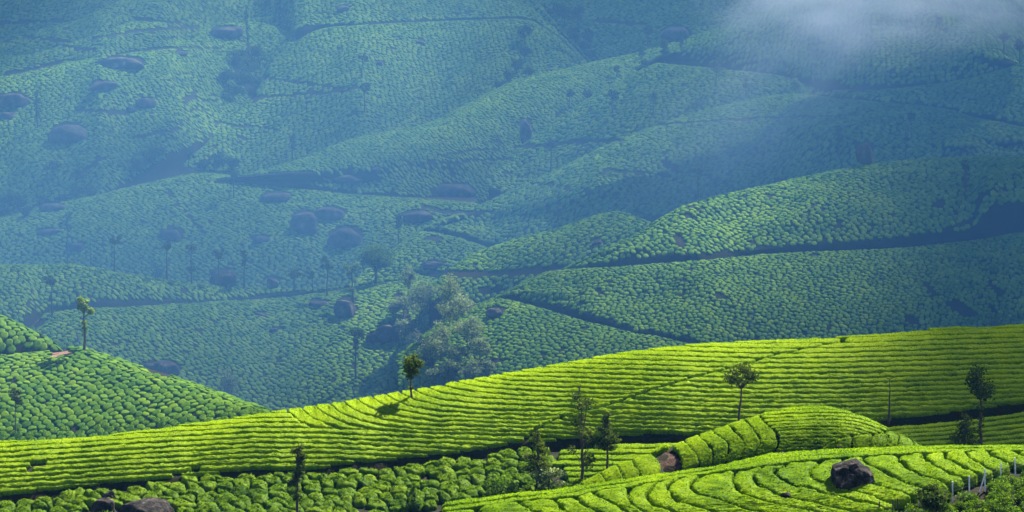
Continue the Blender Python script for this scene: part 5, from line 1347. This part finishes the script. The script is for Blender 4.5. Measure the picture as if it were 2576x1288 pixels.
# ------------------------------------------------------------------ fence and rough shrubs at the lower right
hA = L['A']
fence = thing('fence', 'wire fence of leaning whitewashed posts along the edge of the near hill', 'fence', (0, 0, 0))
POSTS = [(2212, 1277, 1266), (2247, 1276, 1261), (2259, 1270, 1258), (2312, 1267, 1246), (2397, 1243, 1215), (2439, 1228, 1201), (2479, 1216, 1183), (2517, 1192, 1169), (2555, 1179, 1155), (2592, 1166, 1143)]
tops = []
for i, (u, v, vt) in enumerate(POSTS):
    p = hA.from_uv(np.array([u * 1.0]), np.array([v * 1.0]))[0]
    ppm = FPX / p[1]; hgt = (v - vt) / ppm + 0.85; w = 0.055
    a = rng.uniform(-0.07, 0.03)
    V, Q = [], []
    lv = [(-0.3, 1.05), (0.0, 1.0), (hgt * 0.5, 0.95), (hgt - 0.06, 0.92), (hgt, 0.7)]
    for z, k in lv:
        for sx, sy in ((-1, -1), (1, -1), (1, 1), (-1, 1)):
            V.append((sx * w * k + a * z + rng.uniform(-.008, .008), sy * w * k + rng.uniform(-.008, .008), z))
    for j in range(len(lv) - 1):
        for s in range(4): Q.append((j * 4 + s, j * 4 + (s + 1) % 4, j * 4 + 4 + (s + 1) % 4, j * 4 + 4 + s))
    Q.append((16, 17, 18, 19))
    o = link('post', mesh_np('post', V, Q), M_POST, fence, tuple(p))
    if i < 3: o.data.materials[0] = M_BARK
    tops.append(p + np.array([a * hgt, 0, hgt]))
    if i == 6:   # leaning brace
        b0 = np.array([-0.55, -0.1, -0.2]); b1 = np.array([-0.05, -0.05, hgt * 0.8])
        bv, bq = tube([b0, (b0 + b1) / 2, b1], [0.06, 0.06, 0.055], 6)
        link('brace', mesh_np('brace', bv, bq), M_POST, fence, tuple(p))
for f in (0.18, 0.5, 0.8):
    parts = []
    for a, b in zip(tops[3:-1], tops[4:]):
        a = a - [0, 0.1, f]; b = b - [0, 0.1, f]
        parts.append(tube([a, (a + b) / 2 - [0, 0, 0.05], b], [0.006] * 3, 4))
    link('wire', mesh_np('wire', *merge(parts)), M_WIRE, fence)

def in_poly(u, v, poly):
    c = np.zeros(u.shape, bool); n = len(poly)
    for i in range(n):
        x0, y0 = poly[i]; x1, y1 = poly[(i + 1) % n]
        t = ((y0 > v) != (y1 > v)) & (u < (x1 - x0) * (v - y0) / (y1 - y0 + 1e-9) + x0)
        c ^= t
    return c
rough = [(2190, 1292), (2260, 1281), (2330, 1266), (2398, 1247), (2440, 1231), (2482, 1218), (2522, 1196), (2560, 1182), (2640, 1155), (2700, 1290), (2700, 1330), (2190, 1330)]
k = 0
su, sv = [], []
for gy in range(10):
    for gx in range(24):
        u = 2190 + gx * 24 + rng.uniform(-8, 8) + (gy % 2) * 12; v = 1165 + gy * 16 + rng.uniform(-4, 4)
        if in_poly(np.array([u]), np.array([v]), rough)[0] and rng.random() > 0.06 and not (2455 < u < 2480 and 1220 < v < 1252): su.append(u); sv.append(v)
S_MARKS = [(2212, 1277, 'the leftmost dark post'), (2312, 1267, 'the first white post from the left'), (2397, 1243, 'the second white post from the left'), (2439, 1228, 'the third white post from the left'), (2479, 1216, 'the white post with a leaning brace'), (2517, 1192, 'the white post past the braced one'), (2555, 1179, 'the last white post'), (2352, 1290, 'the dark bushy tree'), (2470, 1280, 'the bottom edge under the braced post'), (2560, 1280, 'the bottom right corner'), (2560, 1225, 'the right edge')]
for u, v in zip(su, sv):
    p = hA.from_uv(np.array([u]), np.array([min(v, hA.foot_v(u) - 1)]))[0]
    r_ = rng.uniform(0.5, 0.85)
    m = 300; d = rng.normal(size=(m, 3)); d /= np.linalg.norm(d, axis=1)[:, None]; d[:, 2] = np.abs(d[:, 2]) * 1.0
    pts = d * [r_, r_, r_ * 1.15] * (rng.random(m)[:, None] ** 0.35) + [0, 0, 0.12]
    cv, cq, ct = leaf_cards(pts, 0.17, 1, 0, 0.5, 0.3)
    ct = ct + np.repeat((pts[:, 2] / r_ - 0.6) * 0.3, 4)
    parts = [tube([(0, 0, -0.15), (0.02, 0, r_ * 0.5), tuple(pts[j] * 0.8)], [0.02, 0.015, 0.008], 4) for j in range(4)]
    sv_, sq_ = merge(parts)
    root = thing('low_shrub', beside('low leafy shrub', u, v, S_MARKS, 25, 60), 'shrub', tuple(p), 'low shrubs below the fence')
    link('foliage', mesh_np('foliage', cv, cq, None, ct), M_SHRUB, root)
    link('stem', mesh_np('stem', sv_, sq_), M_BARK, root)
    k += 1
# bushes before the dark boulder at the bottom edge
for (u, v, r_, lab) in [(272, 1300, 0.9, 'bright leafy shrub growing in front of the dark brown boulder'), (365, 1308, 0.55, 'small leafy shrub at the foot of the broad brown boulder'), (318, 1310, 0.5, 'tiny leafy shrub between the two brown boulder lobes')]:
    p = hD.from_uv(np.array([u * 1.0]), np.array([v * 1.0]))[0]; p[1] -= 1.2
    m = 420; d = rng.normal(size=(m, 3)); d /= np.linalg.norm(d, axis=1)[:, None]
    pts = d * [r_ * 1.5, r_, r_] * (rng.random(m)[:, None] ** 0.35) + [0, 0, 0.7]
    cv, cq, ct = leaf_cards(pts, 0.2, 1, 0, 0.7, 0.4)
    o = link('leafy_shrub', mesh_np('leafy_shrub', cv, cq, None, ct), M_BUSH, loc=tuple(p)); tag(o, lab, 'shrub')

# black stump on the bright slope
p = hC.from_uv(np.array([1457.0]), np.array([990.0]))[0]
V, Q = merge([tube([(0, 0, 0), (0.02, 0, 0.9), (0, 0, 1.45)], [0.12, 0.09, 0.08], 7), tube([(0, 0, 1.2), (0.12, 0, 1.45), (0.2, 0, 1.62)], [0.06, 0.05, 0.03], 5), tube([(0, 0, 1.15), (-0.1, 0, 1.4), (-0.2, 0, 1.55)], [0.06, 0.05, 0.03], 5)])
tag(link('tree_stump', mesh_np('tree_stump', V, Q), M_BARK, loc=tuple(p)), 'short black stump with forked top on the bright slope', 'stump')

# tea picker half hidden in the bushes left of the forked yellow tree's trunk
m_cl = rough_material('faded_pink_cloth', [(0.3, (0.30, 0.16, 0.17)), (0.7, (0.42, 0.26, 0.26))], 6.0, 3.0, 0.2, 10.0)
m_sk = rough_material('dark_skin', [(0.3, (0.10, 0.055, 0.035)), (0.7, (0.14, 0.08, 0.05))], 8.0, 2.0, 0.05, 10.0)
m_bl = rough_material('blue_cloth', [(0.3, (0.05, 0.08, 0.20)), (0.7, (0.08, 0.13, 0.28))], 6.0, 3.0, 0.2, 10.0)
p = L['F'].from_uv(np.array([197.0]), np.array([858.0]))[0]
person = thing('person', 'person bending among the bushes beside the forked yellow green tree, in pink and blue clothes', 'person', tuple(p))
vs = [(0, 0, .92), (0, -.03, 1.12), (0, -.12, 1.36), (0, -.19, 1.47), (0, -.24, 1.58), (0, -.27, 1.70), (.10, 0, .88), (.11, -.03, .48), (.11, .02, .06), (.11, -.10, .03), (-.10, 0, .88), (-.11, -.03, .48), (-.11, .02, .06), (-.11, -.10, .03),
      (.19, -.12, 1.36), (.24, -.22, 1.10), (.16, -.42, .98), (.14, -.50, .96), (-.19, -.12, 1.36), (-.24, -.22, 1.10), (-.16, -.42, .98), (-.14, -.50, .96)]
es = [(0, 1), (1, 2), (2, 3), (3, 4), (4, 5), (0, 6), (6, 7), (7, 8), (8, 9), (0, 10), (10, 11), (11, 12), (12, 13), (2, 14), (14, 15), (15, 16), (16, 17), (2, 18), (18, 19), (19, 20), (20, 21)]
rs = [.15, .13, .15, .06, .10, .08, .09, .065, .045, .035, .09, .065, .045, .035, .06, .045, .035, .03, .06, .045, .035, .03]
me = bpy.data.meshes.new('body'); me.from_pydata(vs, es, [])
ob = link('body', me, m_sk, person)
md = ob.modifiers.new('skin', 'SKIN')
for i, d in enumerate(me.skin_vertices[0].data):
    d.radius = (rs[i], rs[i]); d.use_root = (i == 0)
sb = ob.modifiers.new('smooth', 'SUBSURF'); sb.levels = 1; sb.render_levels = 1
def loft(rings, sides=14):
    V = []; th = np.linspace(0, 2 * np.pi, sides, endpoint=False)
    for cx, cy, z, rx, ry in rings: V.append(np.stack([cx + rx * np.cos(th), cy + ry * np.sin(th), np.full(sides, z)], -1))
    n = len(rings); idx = np.arange(n * sides).reshape(n, sides)
    q = np.stack([idx[:-1], np.roll(idx[:-1], -1, 1), np.roll(idx[1:], -1, 1), idx[1:]], -1).reshape(-1, 4)
    return np.concatenate(V), q
link('skirt', mesh_np('skirt', *loft([(0, .0, .12, .30, .28), (0, 0, .5, .25, .23), (0, 0, .9, .19, .17), (0, -.01, 1.02, .17, .15)]), smooth=True), m_bl, person)
link('shirt', mesh_np('shirt', *loft([(0, -.01, .98, .18, .165), (0, -.05, 1.18, .18, .16), (0, -.11, 1.36, .215, .17), (0, -.16, 1.45, .12, .11)]), smooth=True), m_cl, person)
link('headscarf', mesh_np('headscarf', *loft([(0, -.19, 1.50, .10, .10), (0, -.21, 1.58, .125, .125), (0, -.24, 1.68, .115, .12), (0, -.25, 1.76, .05, .06), (0, -.25, 1.78, .01, .01)]), smooth=True), m_cl, person)

# drifting mist at the upper right: soft edged, wispy bodies of fog; the tilted last one stands in for a sunbeam
def fog(c, axes, dens, seed, rot=0.0):
    m, n, l = new_mat('mist_and_sunbeam')
    o = n.new('ShaderNodeOutputMaterial'); pv = n.new('ShaderNodeVolumePrincipled')
    pv.inputs['Color'].default_value = (0.88, 0.91, 0.97, 1); pv.inputs['Anisotropy'].default_value = 0.1
    tc = n.new('ShaderNodeTexCoord')
    ln = n.new('ShaderNodeVectorMath'); ln.operation = 'LENGTH'; l.new(tc.outputs['Object'], ln.inputs[0])
    nz = n.new('ShaderNodeTexNoise'); nz.inputs['Scale'].default_value = 3.2; nz.inputs['Detail'].default_value = 4.0
    mp = n.new('ShaderNodeMapping'); mp.inputs['Location'].default_value = (seed * 3.1, seed, 0); l.new(tc.outputs['Object'], mp.inputs['Vector']); l.new(mp.outputs['Vector'], nz.inputs['Vector'])
    fall = n.new('ShaderNodeMapRange'); fall.interpolation_type = 'SMOOTHSTEP'; fall.inputs['From Min'].default_value = 1.0; fall.inputs['From Max'].default_value = 0.0
    l.new(ln.outputs['Value'], fall.inputs['Value'])
    wsp = n.new('ShaderNodeMapRange'); wsp.inputs['From Min'].default_value = 0.36; wsp.inputs['From Max'].default_value = 0.66; l.new(nz.outputs['Fac'], wsp.inputs['Value'])
    m1 = n.new('ShaderNodeMath'); m1.operation = 'MULTIPLY'; l.new(fall.outputs['Result'], m1.inputs[0]); l.new(wsp.outputs['Result'], m1.inputs[1])
    m2 = n.new('ShaderNodeMath'); m2.operation = 'MULTIPLY'; l.new(m1.outputs[0], m2.inputs[0]); m2.inputs[1].default_value = dens
    l.new(m2.outputs[0], pv.inputs['Density']); l.new(pv.outputs[0], o.inputs['Volume'])
    ob = blob('mist', (0, 0, 0), (1, 1, 1), m, 70 + seed, nu=24, nv=12, amp=0.0)
    ob.location = c; ob.scale = axes; ob.rotation_euler = (0, rot, 0)
    tag(ob, kind='stuff')
for u, v, d, axes, de, rot in [(2160, 0, 735, (48, 34, 21), .040, 0.0), (2480, -5, 735, (40, 34, 16), .027, 0.1), (1900, 290, 690, (66, 26, 26), .016, -0.8)]:
    a, e = uv2ae(u, v); fog((float(a) * d, d, -float(e) * d), axes, de, int(u) % 17, rot)
